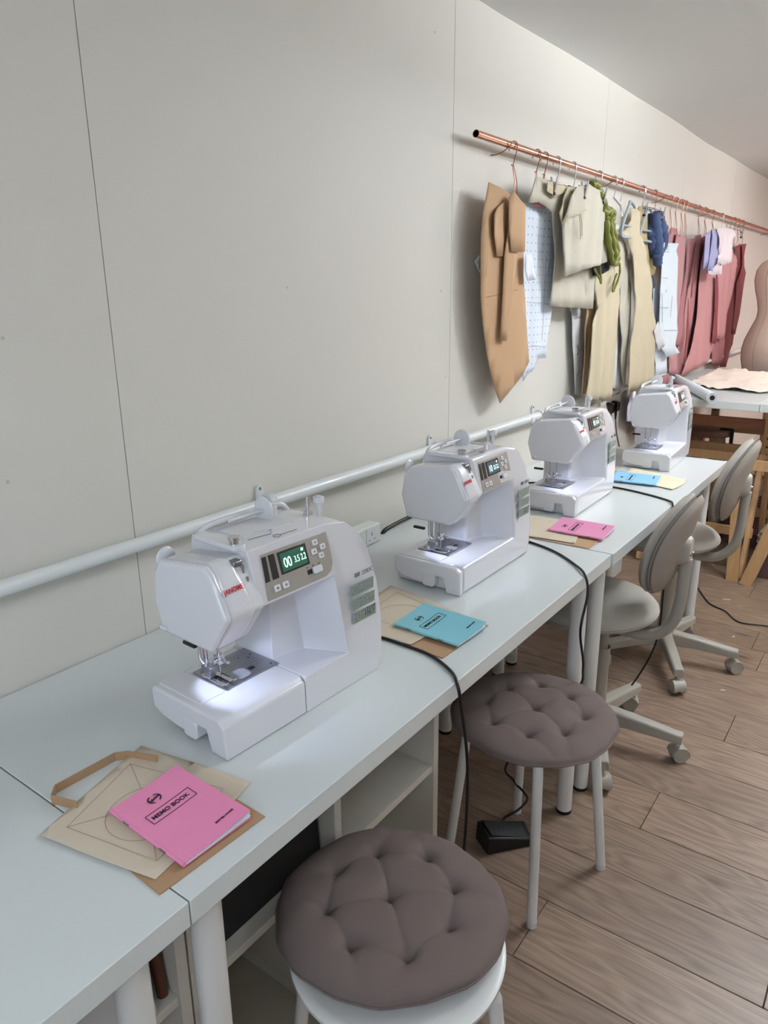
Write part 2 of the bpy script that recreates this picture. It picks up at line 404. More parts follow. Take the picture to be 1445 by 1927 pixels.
# ---------------------------------------------------------------- shelf units under the tables
def shelf_unit(y0, y1, parts_, shelf_z, lab):
    t = tag(empty('shelf_unit', (0, 0, 0)), lab, 'shelf unit')
    X0, X1 = .10, .45
    for yy in parts_: obj('side_panel', B(X0, X1, yy, yy + .018, .03, .66), CREAMW, t, bevel=.001)
    obj('back_panel', B(X0 - .006, X0, y0, y1, .03, .66), CREAMW, t)
    obj('top_panel', B(X0, X1, y0, y1, .66, .678), CREAMW, t, bevel=.001)
    obj('bottom_panel', B(X0, X1, y0, y1, 0.012, .03), CREAMW, t, bevel=.001)
    obj('plinth', B(X0 + .01, X1 - .02, y0 + .01, y1 - .01, 0, .012), CREAMW, t)
    for a, b in zip(parts_, parts_[1:]):
        obj('shelf', B(X0, X1 - .004, a + .018, b, shelf_z - .016, shelf_z), CREAMW, t, bevel=.001)
    return t
shelf_unit(.486, 1.160, [.486, .812, 1.142], .404, 'white shelf unit under the long table, behind the near stool')
shelf_unit(-.19, .482, [-.19, .13, .464], .420, 'white shelf unit under the nearest table at bottom left')
# things on the shelves
o = obj('dark_board', B(-.005, .005, -.145, .145, 0, .245), mat('black_board', (.10, .095, .10), .8), bevel=.001); o.location = (.415, .660, .4048); o.rotation_euler = (0, math.radians(-4), 0)
tag(o, 'black board leaning upright on the shelf under the long table', 'board')
o = obj('cutting_mat', B(.12, .44, .52, .79, .0302, .034), mat('beige_board', (.66, .64, .58), .6, var=.03), bevel=.001); tag(o, 'beige board lying flat in the bottom of the shelf unit', 'board')
o = obj('black_clamp', T(spl([(.30, .85, .52), (.33, .87, .535), (.36, .85, .515), (.39, .86, .53)], 6), .012, n=10), BLACK, smooth=True)
bm = T(spl([(.35, .865, .43), (.36, .86, .47), (.38, .855, .50), (.41, .86, .515)], 6), .013, n=10); box(bm, .33, .40, .83, .88, .4045, .432); 
bpy.data.objects.remove(o)
o = obj('black_clamp', bm, BLACK, smooth=True); tag(o, 'small black gadget on the shelf near the partition', 'gadget')
# paper sleeve with a brown roll in the near unit
bm = bmesh.new(); prism(bm, [(.25, .30), (.44, .29), (.445, .43), (.36, .445), (.25, .44)], lambda p: (p[0], p[1], .4202), lambda p: (p[0] - .02, p[1] - .01, .63))
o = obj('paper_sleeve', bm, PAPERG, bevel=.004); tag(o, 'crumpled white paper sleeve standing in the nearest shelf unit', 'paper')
o = obj('brown_tube', Cy((.425, .4525, .4205), (.405, .4525, .60), .008, n=14), mat('brown_leather', (.36, .20, .13), .5), smooth=True); tag(o, 'brown rolled strip standing beside the paper sleeve', 'roll')

# ---------------------------------------------------------------- sewing machine
def octo(k=1.0, dx=0):
    pts = [(-.070, .247), (-.054, .266), (.052, .2795), (.066, .268), (.0965, .209), (.053, .149), (-.062, .149), (-.078, .198)]
    cx, cz = .0, .215
    return [(cx + (x - cx) * k, cz + (z - cz) * k) for x, z in pts]
def xf(z): return .09 if z <= .207 else .09 - (z - .207) / .076 * .024
def machine(screen, txt, split_front, lab, group):
    r = tag(empty('sewing_machine', (0, 0, 0)), lab, 'sewing machine', group)
    # C-shaped body lofted from back to front
    uE = .158 if split_front else .010
    def poly(st):
        zb, uA, uB = st
        return [(.338, 0), (.350, .03), (.349, .10), (.337, .17), (.322, .225), (.306, .258), (.283, .277), (.24, .284), (.16, .2845), (.0765, .284),
                (.0765, zb), (uA, zb), (uB, .0615), (uE, .0615), (uE, .0)]
    stations = [(-.086, (.185, .163, .163)), (-.040, (.184, .165, .1645)), (.005, (.185, .167, .166)), (.018, (.187, .207, .228)), (.088, (.2065, .232, .262))]
    secs = []
    for i, (x, st) in enumerate(stations):
        s = []
        for (u, z) in poly(st):
            xx = x
            if i == 4: xx = xf(z)
            if i == 0 and z > .2: xx = x + (z - .2) * .30
            s.append((xx, u, z))
        secs.append(s)
    obj('body', loft(bmesh.new(), secs), PLAST, r, bevel=.0075, seg=4, angle=28)
    # base under the free arm
    obj('free_arm', B(-.075, .07, .014, .17, .008, .05), PLAST2, r, bevel=.004)
    # extension table with the finger notch in its end
    sec = [(-.084, .026), (-.084, .057), (-.078, .0625), (.079, .0625), (.0905, .053), (.0915, .0), (.054, .0), (.047, .034), (.002, .034), (-.002, .011), (-.030, .012), (-.062, .016)]
    obj('extension_table', prism(bmesh.new(), sec, lambda p: (p[0], -.008 + (.062 - p[1]) * .04, p[1]), lambda p: (p[0], uE - .0012, p[1])), PLAST, r, bevel=.0055, seg=4, angle=28)
    o = obj('release_tab', prism(bmesh.new(), [(.003, .010), (.003, .037), (.032, .037), (.036, .033), (.036, .013), (.030, .007), (.008, .007)], lambda p: (p[0] - .010, -.0075, p[1]), lambda p: (p[0] - .010, .02, p[1])), PLAST, r, bevel=.002, seg=2)
    obj('top_cover', prism(bmesh.new(), rrect(-.078, .026, .003, .050, .004), lambda p: (p[0], p[1], .0612), lambda p: (p[0], p[1], .0642)), PLAST, r, bevel=.0008)
    for fx, fy in ((-.06, .03), (.06, .325), (-.06, .32)):
        obj('rubber_foot', Cy((fx, fy, 0), (fx, fy, .012), .009, n=12), RUBBER, r)
    # head
    obj('head', prism(bmesh.new(), octo(), lambda p: (p[0], .017, p[1]), lambda p: (p[0], .0575 + (.28 - p[1]) * .12, p[1])), PLAST, r, bevel=.010, seg=4, angle=28)
    obj('face_cover', prism(bmesh.new(), octo(.99), lambda p: (p[0], .009, p[1]), lambda p: (p[0], .022, p[1])), PLAST, r, bevel=.008, seg=4, angle=28)
    # thread channel between head and arm
    o = obj('thread_channel', prism(bmesh.new(), octo(.965), lambda p: (p[0], .050, p[1]), lambda p: (p[0], .082, p[1])), PLAST2, r, bevel=.004)
    for zz, uu in ((.262, .0655), (.245, .068), (.225, .070)):
        xx = xf(zz)
        bx = obj('thread_slot', B(xx - .010, xx - .0030, uu - .0012, uu + .0012, zz - .006, zz + .006), GREY, o)
    obj('take_up_lever_guard', B(.050, .066, .052, .068, .266, .275), STEEL, o, bevel=.002)
    # clear lamp cover under the head
    obj('lamp_cover', prism(bmesh.new(), [(.085, .196), (.050, .148), (.012, .148), (.010, .154), (.046, .156), (.080, .200)], lambda p: (p[0], .024, p[1]), lambda p: (p[0], .052, p[1])), CLEAR, r)
    # front panel
    M = frame_m((xf(.216), .153, .216), (0, 1, 0), (-.024, 0, .076))   # local x = along u, local y = up the sloping face, z = outwards
    def pan(nm, pts, d0, d1, mt, par, bev=0):
        bm = prism(bmesh.new(), pts, lambda p: M @ Vector((p[0], p[1], d0)), lambda p: M @ Vector((p[0], p[1], d1)))
        return obj(nm, bm, mt, par, bevel=bev)
    pl = [(-.062, -.006), (.060, -.006), (.074, -.001), (.081, .010), (.083, .026), (.083, .060), (-.056, .060)]
    pn = pan('control_panel', pl, -.004, .0012, PANEL, r, .0006)
    sc = pan('display', [(-.026, .022), (.033, .022), (.033, .055), (-.026, .055)], .001, .0022, BLACKG, pn, .0008)
    scol = dict(green=(.10, .36, .27), blue=(.20, .28, .36), olive=(.32, .38, .34), grey=(.42, .44, .46))[screen]
    lit = mat('lcd_' + screen, scol, .3, emit=scol, estr=.25)
    lc = pan('lcd', [(-.022, .025), (.029, .025), (.029, .052), (-.022, .052)], .0022, .0025, lit, sc)
    wh = mat('lcd_digits', (.9, 1, .97), .5, emit=(.85, 1, .95), estr=.9)
    text('lcd_number', txt[0], .021, M @ Matrix.Translation((-.010, .0365, .0027)), wh, sc, sx=.78)
    text('lcd_number', txt[1], .014, M @ Matrix.Translation((.016, .0365, .0027)), wh, sc, sx=.66)
    pan('lcd_mark', [(.020, .046), (.0245, .0455), (.026, .049), (.022, .0505)], .0026, .003, wh, sc)
    pan('indicator_window', [(-.059, .020), (-.050, .020), (-.047, .056), (-.056, .056)], .001, .002, BLACKG, pn, .0006)
    pan('indicator_window', [(-.045, .020), (-.032, .020), (-.031, .056), (-.043, .056)], .001, .002, BLACKG, pn, .0006)
    for bx_, by_ in ((.053, .050), (.047, .037), (.067, .040), (.060, .028)):
        b1 = pan('arrow_button', rrect(bx_ - .0055, bx_ + .0055, by_ - .0045, by_ + .0045, .0015, 3), .001, .0032, PLAST, pn, .0006)
        pan('arrow_mark', [(bx_ - .0015, by_ - .001), (bx_ + .0015, by_ - .001), (bx_, by_ + .0018)], .003, .0035, INK, b1)
    for bx_ in (-.041, -.024):
        b1 = pan('stitch_button', rrect(bx_ - .006, bx_ + .006, .002, .012, .0015, 3), .001, .0032, PLAST, pn, .0006)
        pan('button_mark', rrect(bx_ - .002, bx_ + .002, .005, .009, .0018, 3), .003, .0035, GREYINK, b1)
    pan('slider_slot', [(.024, .007), (.052, .007), (.052, .014), (.024, .014)], .001, .0016, BLACK, pn)
    pan('speed_slider', rrect(.034, .053, .005, .016, .003, 3), .0014, .0065, PLAST, pn, .001)
    for bx_ in (.024, .037, .050): pan('print_mark', [(bx_, .017), (bx_ + .003, .017), (bx_ + .003, .0185), (bx_, .0185)], .001, .0016, INK, pn)
    # maker's name on the head
    Mh = frame_m((.0808, .0365, .244), (0, 1, .03), (-.0305, 0, .059))
    text('maker_lettering', 'JANOME', .0100, Mh, RED, r, bold=.00012, sx=.9)
    # model mark and stitch charts on the column
    Mc = frame_m((.0906, .3, .15), (0, 1, 0), (0, 0, 1))
    def colp(nm, x0, x1, y0, y1, d1, mt, par, sk=0):
        bm = prism(bmesh.new(), [(x0, y0), (x1, y0 + sk), (x1, y1 + sk), (x0, y1)], lambda p: (.0895, p[0], p[1]), lambda p: (.0900 + d1, p[0], p[1]))
        return obj(nm, bm, mt, par)
    text('model_lettering', '230DC', .0105, frame_m((.0908, .312, .1905), (0, 1, 0), (0, 0, 1)), GREYINK, r, sx=.9)
    for k, ww in enumerate((.0015, .0015, .006)):
        colp('model_bar', .281 + k * .003, .281 + k * .003 + ww, .187, .194, .0006, GREYINK, r)
    random.seed(7)
    for q, zc in enumerate((.166, .141, .117)):
        ch = colp('stitch_chart', .271 + .002 * q, .328 + .003 * q, zc - .010, zc + .0095, .0006, CHARTG, r)
        gl = bmesh.new()
        for k in range(10):
            u0 = .2735 + .002 * q + k * .0056
            for j in range(4):
                zz = zc - .007 + j * .0042; wv = random.uniform(.0006, .0022)
                box(gl, .0902, .0909, u0 + random.uniform(-.0008, .0005), u0 + wv, zz, zz + (.0035 if q == 2 and k > 4 else random.uniform(.0008, .0022)))
        obj('chart_symbols', gl, INK if q == 2 else mat('green_ink', (.30, .34, .32), .6), ch)
    # needle plate and needle parts
    nx, nu, nz = -.018, .020, -.014
    def S(x0, x1, y0, y1, z0, z1): return (x0 + nx, x1 + nx, y0 + nu, y1 + nu, z0 + nz, z1 + nz)
    np_ = obj('needle_plate', prism(bmesh.new(), rrect(-.060, .026, .054, .160, .002), lambda p: (p[0], p[1], .0610), lambda p: (p[0], p[1], .0650)), STEEL, r, bevel=.0005)
    sl = bmesh.new()
    for k in range(5): box(sl, *S(-.004 + k * .0045, -.0025 + k * .0045, .040, .062, .0788, .0795))
    obj('feed_dog', sl, BLACK, np_)
    sl = bmesh.new()
    for k in range(7): box(sl, *S(-.030 + k * .008, -.0293 + k * .008, .072, .130, .0788, .07935))
    obj('seam_guide_line', sl, GREYINK, np_)
    sl = bmesh.new()
    for k in range(4): beam(sl, (-.048 + k * .013, .062, .0651), (-.038 + k * .006, .080, .0651), .0012, .0006)
    obj('angle_mark', sl, GREYINK, np_)
    obj('plate_button', B(*S(.018, .026, .096, .106, .0788, .0798)), BLACK, np_)
    obj('bobbin_window', prism(bmesh.new(), rrect(-.010, .020, .085, .112, .010, 5), lambda p: (p[0], p[1], .0648), lambda p: (p[0], p[1], .0655)), mat('bobbin_cover_grey', (.60, .61, .64), .3, var=.05, scale=60), np_)
    for k, (dx_, dy_) in enumerate(((-.035, .150), (-.028, .140), (-.040, .128), (-.052, .070), (.016, .150))): obj('plate_mark', B(dx_, dx_ + .003, dy_, dy_ + .003, .0649, .0653), INK, np_)
    obj('needle_bar', Cy((.012 + nx, .048 + nu, .112 + nz), (.012 + nx, .048 + nu, .155), .0035, n=12), CHROME, r, smooth=True)
    obj('needle', Cy((.012 + nx, .048 + nu, .082 + nz), (.012 + nx, .048 + nu, .118 + nz), .0008, n=8), CHROME, r, smooth=True)
    c = bmesh.new(); cyl(c, (.012 + nx, .036 + nu, .112 + nz), (.012 + nx, .055 + nu, .112 + nz), .0042, n=12); box(c, *S(.006, .018, .042, .054, .106, .122)); cyl(c, (.016 + nx, .048 + nu, .114 + nz), (.034 + nx, .048 + nu, .114 + nz), .003, n=10)
    obj('needle_clamp', c, CHROME, r, bevel=.0008)
    pb = obj('presser_bar', Cy((-.004 + nx, .034 + nu, .098 + nz), (-.004 + nx, .034 + nu, .155), .004, n=12), CHROME, r, smooth=True)
    c = bmesh.new(); box(c, *S(-.012, .010, .030, .044, .093, .103)); box(c, *S(-.008, .006, .032, .044, .084, .095)); obj('foot_holder', c, STEEL, pb, bevel=.001)
    o_ = Vector((nx, nu, nz))
    c = bmesh.new(); box(c, *S(-.006, .034, .032, .0385, .081, .0835)); box(c, *S(-.006, .034, .0475, .054, .081, .0835)); box(c, *S(-.016, .004, .032, .054, .081, .085)); beam(c, Vector((.034, .035, .082)) + o_, Vector((.044, .035, .088)) + o_, .006, .002); beam(c, Vector((.034, .051, .082)) + o_, Vector((.044, .051, .088)) + o_, .006, .002)
    obj('presser_foot', c, CHROME, pb, bevel=.0006)
    obj('foot_lifter', B(*S(-.050, -.020, .026, .034, .128, .134)), BLACK, r, bevel=.002)
    obj('needle_threader', T([(-.022, .044, .150), (-.022, .044, .106), (-.014, .044, .098)], .0026, n=8), CHROME, r, smooth=True)
    obj('thread_cutter', B(-.060, -.046, .004, .012, .158, .163), PLAST, r, bevel=.001)
    # top furniture
    h = obj('carry_handle', T(spl([(-.058, .085, .270), (-.058, .10, .289), (-.060, .16, .292), (-.060, .235, .292), (-.058, .262, .289), (-.056, .280, .270)], 6), .0048, n=10), PLAST, r, smooth=True)
    obj('thread_guide', prism(bmesh.new(), rrect(-.048, .055, .066, .090, .010, 5), lambda p: (p[0], p[1], .282 - .0), lambda p: (p[0], p[1], .290)), PLAST, r, bevel=.002)
    c = Cy((.040, .077, .289), (.040, .077, .298), .0075, n=18); cyl(c, (.040, .077, .297), (.040, .077, .301), .0095, n=18)
    obj('tension_disc', c, CHROME, r, smooth=True)
    c = bmesh.new(); box(c, -.040, .020, .11, .215, .2835, .2855); obj('spool_recess', c, PLAST2, r)
    sp = obj('spool_disc', Cy((-.030, .196, .299), (-.030, .200, .299), .0215, n=32), PLAST, r, bevel=.001)
    obj('spool_pin', T([(-.030, .125, .299), (-.030, .128, .299), (-.030, .215, .299)], .0028, n=10), PLAST2, r, smooth=True)
    obj('spool_post', B(-.036, -.024, .212, .222, .282, .303), PLAST2, r, bevel=.002)
    c = Cy((.006, .262, .283), (.006, .262, .312), .0036, n=12); cyl(c, (.006, .262, .283), (.006, .262, .288), .008, n=18)
    obj('bobbin_spindle', c, CHROME, r, smooth=True)
    c = Cy((.006, .288, .276), (.006, .288, .300), .0042, n=12); cyl(c, (.006, .288, .298), (.006, .288, .307), .0095, n=22); cyl(c, (.006, .288, .307), (.006, .288, .309), .005, n=12)
    obj('winder_stopper', c, PLAST, r, bevel=.0006)
    # threading diagram printed on top
    c = bmesh.new()
    tube(c, [(.030, .11, .2852), (.036, .15, .2852)], .0005, n=4); tube(c, [(.036, .15, .2852), (.022, .165, .2852), (.010, .14, .2852)], .0005, n=4)
    tube(c, [(.05 + .006 * math.cos(a), .150 + .006 * math.sin(a), .2851) for a in [k * PI / 6 for k in range(12)]], .0005, n=4, closed=True)
    tube(c, [(.05, .156, .2852), (.052, .19, .2852)], .0005, n=4); box(c, .006, .016, .150, .166, .2848, .2853)
    obj('threading_diagram', c, GREYINK, r)
    obj('hand_wheel', Cy((-.005, .338, .175), (-.005, .366, .175), .038, .034, n=36), PLAST, r, bevel=.003)
    c = bmesh.new(); lathe(c, [(0, -.004), (.014, -.0035), (.017, 0), (.014, .0035), (0, .004)], 28, Matrix.Translation((-.070, .034, .258)) @ Matrix.Rotation(PI / 2, 4, 'Y'))
    obj('rear_thread_guide', c, PLAST, r, smooth=True)
    l = lamp('sewing_lamp', 'SPOT', (.018, .044, .145), .42, (.62, .70, 1.0), .004, rot=(math.radians(24), math.radians(-6), 0), parent=r, spot_size=1.75, spot_blend=.35)
    obj('led_lens', lathe(bmesh.new(), [(0, -.002), (.004, -.001), (.004, .002), (0, .002)], 12, Matrix.Translation((.018, .042, .1485))), mat('led', (.9, .93, 1), .3, emit=(.8, .88, 1), estr=6), r)
    return r
G = 'white sewing machines in a row on the tables'
specs = [('green', ('00', '3.5 2.2'), True, (.3560, .5965), -2.6, 'nearest white sewing machine with green lit display reading 00'),
         ('blue', ('10', '3.5 2.2'), False, (.3300, 1.2930), 0.0, 'white sewing machine with dark blue display, second from the camera'),
         ('olive', ('01', '3.5 2.2'), False, (.3140, 1.9860), 1.0, 'white sewing machine with grey-green display, third from the camera'),
         ('grey', ('02', '3.5 2.2'), False, (.3820, 2.7180), 3.0, 'farthest white sewing machine, brightly lit at the end of the last table')]
for s, tx, sf, (mx, my), rot, lab in specs:
    mm = machine(s, tx, sf, lab, G)
    mm.location = (mx, my, .7402 + (.0012 if s == 'olive' else 0)); mm.rotation_euler = (0, 0, math.radians(rot)); mm.scale = (1, 1, 1.03)

# ---------------------------------------------------------------- memo books, linings, kraft bags
def memo(cx, cy, rz, mt, lab, z=.7455):
    """spine on -y side, bottom edge towards +x"""
    r = tag(empty('memo_book', (cx, cy, z), rz), lab, 'notebook', 'memo books set out on the tables')
    L, Wd = .153, .103
    def page(y, off): # gently opening towards the free edge
        t = (y + Wd / 2) / Wd
        return off * t * t
    def leaf(nm, z0, th, open_, mt_, sh=0):
        bm = bmesh.new(); N = 8; secs = []
        for i in range(N + 1):
            y = -Wd / 2 + Wd * i / N; zz = z0 + page(y, open_)
            secs.append([(-L / 2 + sh, y, zz), (L / 2 - sh, y, zz), (L / 2 - sh, y, zz + th), (-L / 2 + sh, y, zz + th)])
        return obj(nm, loft(bm, secs), mt_, r, smooth=False)
    leaf('back_cover', 0, .0005, 0, mt)
    leaf('pages', .0006, .0020, .0020, PAPER, .0008)
    leaf('pages', .0028, .0012, .0048, PAPER, .0012)
    fc = leaf('front_cover', .0042, .0006, .0075, mt)
    obj('spine', T([(-L / 2, -Wd / 2, .0026), (L / 2, -Wd / 2, .0026)], .0026, n=10), mt, r, smooth=True)
    for s in (-.038, .038): obj('staple', B(s - .006, s + .006, -Wd / 2 - .0031, -Wd / 2 - .0022, .002, .0045), STEEL, r)
    def zt(y): return .0049 + page(y, .0075)
    def TM(x, y): 
        t = (y + Wd / 2) / Wd; sl = 2 * .0075 * t / Wd
        return frame_m((x, y, zt(y) + .0006), (0, 1, sl), (-1, 0, 0))
    text('title_lettering', 'MEMO BOOK', .0098, TM(-.016, -.002), INK, fc, bold=.00008, sx=.95)
    text('small_lettering', 'BRITISH MADE', .0042, TM(.056, .026), INK, fc, sx=1.05)
    fr = bmesh.new()
    for a, b in (((-.026, -.034), (-.026, .032)), ((-.006, -.034), (-.006, .032)), ((-.026, -.034), (-.006, -.034)), ((-.026, .032), (-.006, .032))):
        n = 8; pts = [(a[0] + (b[0] - a[0]) * k / n, a[1] + (b[1] - a[1]) * k / n) for k in range(n + 1)]
        for p, q in zip(pts, pts[1:]):
            beam(fr, (p[0], p[1], zt(p[1]) + .0004), (q[0], q[1], zt(q[1]) + .0004), .0006, .0006)
    obj('title_frame', fr, INK, fc)
    em = bmesh.new(); cx0, cy0 = -.046, -.006
    for sgn in (-1, 1):
        for k in range(7):
            a = math.radians(-60 + k * 20); rr = .0085
            px, py = cx0 - rr * math.sin(a) * .9, cy0 + sgn * rr * math.cos(a)
            Ml = Matrix.Translation((px, py, zt(py) + .0005)) @ Matrix.Rotation(a * sgn + .5 * sgn, 4, 'Z') @ Matrix.Diagonal((1.0, .42, .2, 1))
            lathe(em, [(0, .001), (.0022, 0), (0, -.001)], 8, Ml)
    obj('laurel_emblem', em, INK, fc)
    text('script_lettering', 'Silvine', .0068, TM(cx0, cy0) @ Matrix.Rotation(.25, 4, 'Z'), INK, fc, bold=.00005)
    return r
def flatsheet(name, pts, z, mt, lab, cat, th=.0008, curl=.002, seed=0, par=None, grp=None):
    bm = bmesh.new(); bm.faces.new([bm.verts.new((p[0], p[1], 0)) for p in pts])
    xs = [p[0] for p in pts]; ys = [p[1] for p in pts]
    for k in range(1, 14):
        for ax, lo, hi in ((0, min(xs), max(xs)), (1, min(ys), max(ys))):
            n = Vector((1, 0, 0)) if ax == 0 else Vector((0, 1, 0))
            bmesh.ops.bisect_plane(bm, geom=bm.verts[:] + bm.edges[:] + bm.faces[:], plane_co=n * (lo + (hi - lo) * k / 14), plane_no=n)
    for v in bm.verts:
        nn = noise.noise(Vector((v.co.x * 14 + seed, v.co.y * 14, seed)))
        v.co.z = z + curl * (.5 + .5 * nn) * 1.0
    o = obj(name, bm, mt, par, smooth=True, solid=th)
    if lab: tag(o, lab, cat, grp)
    return o
def pen(pts, z, par, nm='pen_line', mt=None, closed=False, r=.00032):
    bm = T([(p[0], p[1], z) for p in pts], r, n=4, closed=closed)
    return obj(nm, bm, mt or mat('rust_pen', (.64, .50, .44), .7), par)
def bag(px, py, rz, w, h, lab, z, handle=True):
    """flat kraft bag: handle on -x side"""
    r = tag(empty('kraft_bag', (px, py, z), rz), lab, 'paper bag', 'flat kraft bags under the linings')
    obj('bag_body', B(0, h, 0, w, 0, .0012), KRAFT, r, bevel=.0003)
    obj('bag_bottom_fold', B(h - .05, h - .0005, .0005, w - .0005, .0013, .0019), KRAFT, r)
    if handle:
        d = .055
        pts = [(0, .02), (-d + .016, .006), (-d, .020), (-d, w - .050), (-d + .012, w - .036), (0, w - .018)]
        bm = bmesh.new()
        for a, b in zip(pts, pts[1:]):
            beam(bm, (a[0], a[1], .0012), (b[0], b[1], .0012), .0012, .024, up=(0, 0, 1))
        obj('handle_strip', bm, KRAFT, r)
    return r
GB = 'cream lining squares on the tables'
# set 1
bag(.362, .384, math.radians(-2), .160, .205, 'brown kraft paper bag with flat handle under the nearest pink memo book', .7402)
l1 = flatsheet('lining_square', [(.369, .348), (.342, .44), (.315, .536), (.41, .556), (.509, .572), (.533, .479), (.546, .387), (.456, .366)], .7424, LINING, 'cream lining square with rust pen marks under the nearest pink memo book', 'fabric', seed=1, curl=.0016, grp=GB)
pen([(.385, .375), (.34, .50)], .7443, l1); pen([(.34, .50), (.49, .54)], .7443, l1); pen([(.385, .375), (.525, .405)], .7443, l1); pen([(.49, .54), (.525, .405)], .7443, l1)
pen([(.445 + .052 * math.cos(a), .452 + .052 * math.sin(a)) for a in [k * PI / 16 for k in range(32)]], .7443, l1, closed=True)
pen([(.34, .50), (.40, .475)], .7443, l1); pen([(.385, .375), (.41, .42)], .7443, l1); pen([(.525, .405), (.49, .425)], .7443, l1)
memo(.485, .472, math.radians(-2.0), PINKB, 'bright pink memo book lying nearest the camera', .7450)
# set 2
bag(.335, 1.030, math.radians(-1), .170, .203, 'brown kraft paper bag under the turquoise memo book', .7402, False)
l2 = flatsheet('lining_square', [(.275, 1.09), (.262, 1.248), (.38, 1.23), (.482, 1.205), (.47, 1.11), (.462, 1.034), (.391, 1.023), (.29, 1.05)], .7424, LINING, 'crumpled cream lining square under the turquoise memo book', 'fabric', seed=5, curl=.003, grp=GB)
pen([(.30, 1.22), (.46, 1.185)], .7458, l2); pen([(.30, 1.22), (.31, 1.08)], .7458, l2)
pen([(.375 + .05 * math.cos(a), 1.13 + .05 * math.sin(a)) for a in [k * PI / 16 for k in range(32)]], .7457, l2, closed=True)
memo(.468, 1.128, math.radians(-2.5), TEALB, 'turquoise memo book lying beside the nearest sewing machine', .7462)
# set 3
bag(.335, 1.742, math.radians(1), .165, .205, 'brown kraft paper bag under the mauve pink memo book', .7415, False)
l3 = flatsheet('lining_square', [(.284, 1.928), (.30, 1.80), (.363, 1.743), (.464, 1.755), (.497, 1.757), (.47, 1.86), (.437, 1.938)], .7437, LINING, 'cream lining square under the mauve pink memo book', 'fabric', seed=9, curl=.002, grp=GB)
memo(.470, 1.868, math.radians(1.5), PINKM, 'mauve pink memo book between the second and third sewing machines', .7468)
# set 4
bag(.295, 2.505, math.radians(2), .13, .12, 'brown kraft paper bag behind the light blue memo book', .7402, False)
l4 = flatsheet('lining_square', [(.338, 2.700), (.340, 2.566), (.44, 2.50), (.553, 2.464), (.565, 2.56), (.554, 2.629), (.45, 2.67)], .7424, mat('lining_yellow', (.88, .83, .72), .9, bump=.2, bscale=300), 'cream lining square under the light blue memo book', 'fabric', seed=13, curl=.002, grp=GB)
memo(.413, 2.518, math.radians(6), BLUEB, 'light blue memo book in front of the farthest sewing machine', .7455)

# ---------------------------------------------------------------- cables, power strip, foot pedal
def cable(pts, lab, r=.0031, n=8, mt=CABLE):
    o = obj('power_cable', T(spl(pts, n), r, n=8), mt, smooth=True); return tag(o, lab, 'cable', None)
cable([(.375, .955, .765), (.385, 1.00, .7432), (.392, 1.025, .7432), (.452, 1.026, .7432), (.516, 1.020, .7432), (.578, .990, .7435), (.606, .965, .736), (.612, .97, .69), (.613, .995, .56), (.613, .993, .40), (.60, .99, .20), (.585, 1.02, .03), (.56, 1.08, .004), (.50, 1.2, .004)], 'black twin cable running from the nearest machine over the long table edge')
cable([(.330, 1.660, .765), (.345, 1.70, .7435), (.376, 1.709, .7432), (.469, 1.677, .7432), (.551, 1.617, .7432), (.600, 1.562, .743), (.614, 1.55, .70), (.615, 1.518, .62), (.612, 1.565, .50), (.58, 1.60, .40), tuple(P(957, 1432, y=1.58)), tuple(P(966, 1468, y=1.56)), tuple(P(985, 1490, y=1.55)), tuple(P(992, 1505, y=1.53)), tuple(P(975, 1524, y=1.50)), tuple(P(952, 1537, y=1.48)), (.462, 1.474, .045)], 'black cable dropping from the second machine behind the far stool to the foot pedal')
cable([(.330, 2.355, .765), (.345, 2.39, .7435), (.375, 2.389, .7432), (.468, 2.369, .7432), (.575, 2.324, .7432), (.606, 2.275, .7445), (.612, 2.255, .70), (.615, 2.24, .50), (.61, 2.25, .30), (.56, 2.27, .14), (.50, 2.18, .02), (.49, 2.1, .004)], 'black cable from the third machine hanging past the near office chair')
cable([(.45, 3.55, .004), (.463, 3.511, .004), (.552, 3.352, .004), (.631, 3.301, .004), (.702, 3.218, .004), (.812, 3.244, .004), (.98, 3.26, .004), (1.3, 3.2, .004)], 'black cable snaking over the floor beyond the far office chair')
cable([(.09, 2.20, .744), (.088, 2.237, .744), (.142, 2.292, .7445), (.20, 2.30, .744), (.25, 2.29, .744)], 'short black cable lying behind the third sewing machine')
cable([(.018, 1.548, .700), (.020, 1.55, .742), (.022, 1.60, .752), (.022, 1.68, .755), (.03, 1.75, .760), (.05, 1.80, .745), (.10, 1.83, .744)], 'thick black cables bunched at the wall behind the second machine', .006)
cable([(.4, 2.60, .705), (.40, 2.60, .68), (.41, 2.63, .55), (.405, 2.66, .47), (.40, 2.63, .45), (.393, 2.60, .48), (.398, 2.59, .60), (.40, 2.60, .69)], 'black cord loop hanging below the short table', .003)
ps = tag(empty('power_strip', (.012, 1.30, .7405)), 'white power strip against the wall behind the nearest machine', 'power strip')
obj('casing', B(.0, .040, 0, .195, 0, .052), mat('white_abs', (.87, .88, .85), .4), ps, bevel=.004)
for k in range(3):
    s = obj('socket_face', B(.040, .0415, .012 + k * .06, .058 + k * .06, .006, .047), PLAST2, ps, bevel=.0005)
    for dy, dz_, w_, h_ in ((.023, .030, .002, .010), (.012, .015, .005, .002), (.034, .015, .005, .002)):
        obj('socket_hole', B(.0412, .0419, .012 + k * .06 + dy - w_ / 2, .012 + k * .06 + dy + w_ / 2, dz_ - h_ / 2, dz_ + h_ / 2), BLACK, s)
bm = B(-.018, .018, -.022, .022, 0, .024); cyl(bm, (0, -.02, .012), (0, -.055, .012), .006, n=10)
o = obj('plug', bm, BLACK, bevel=.004); o.location = (.034, 1.34, .7927); tag(o, 'black plug on top of the white power strip', 'plug')
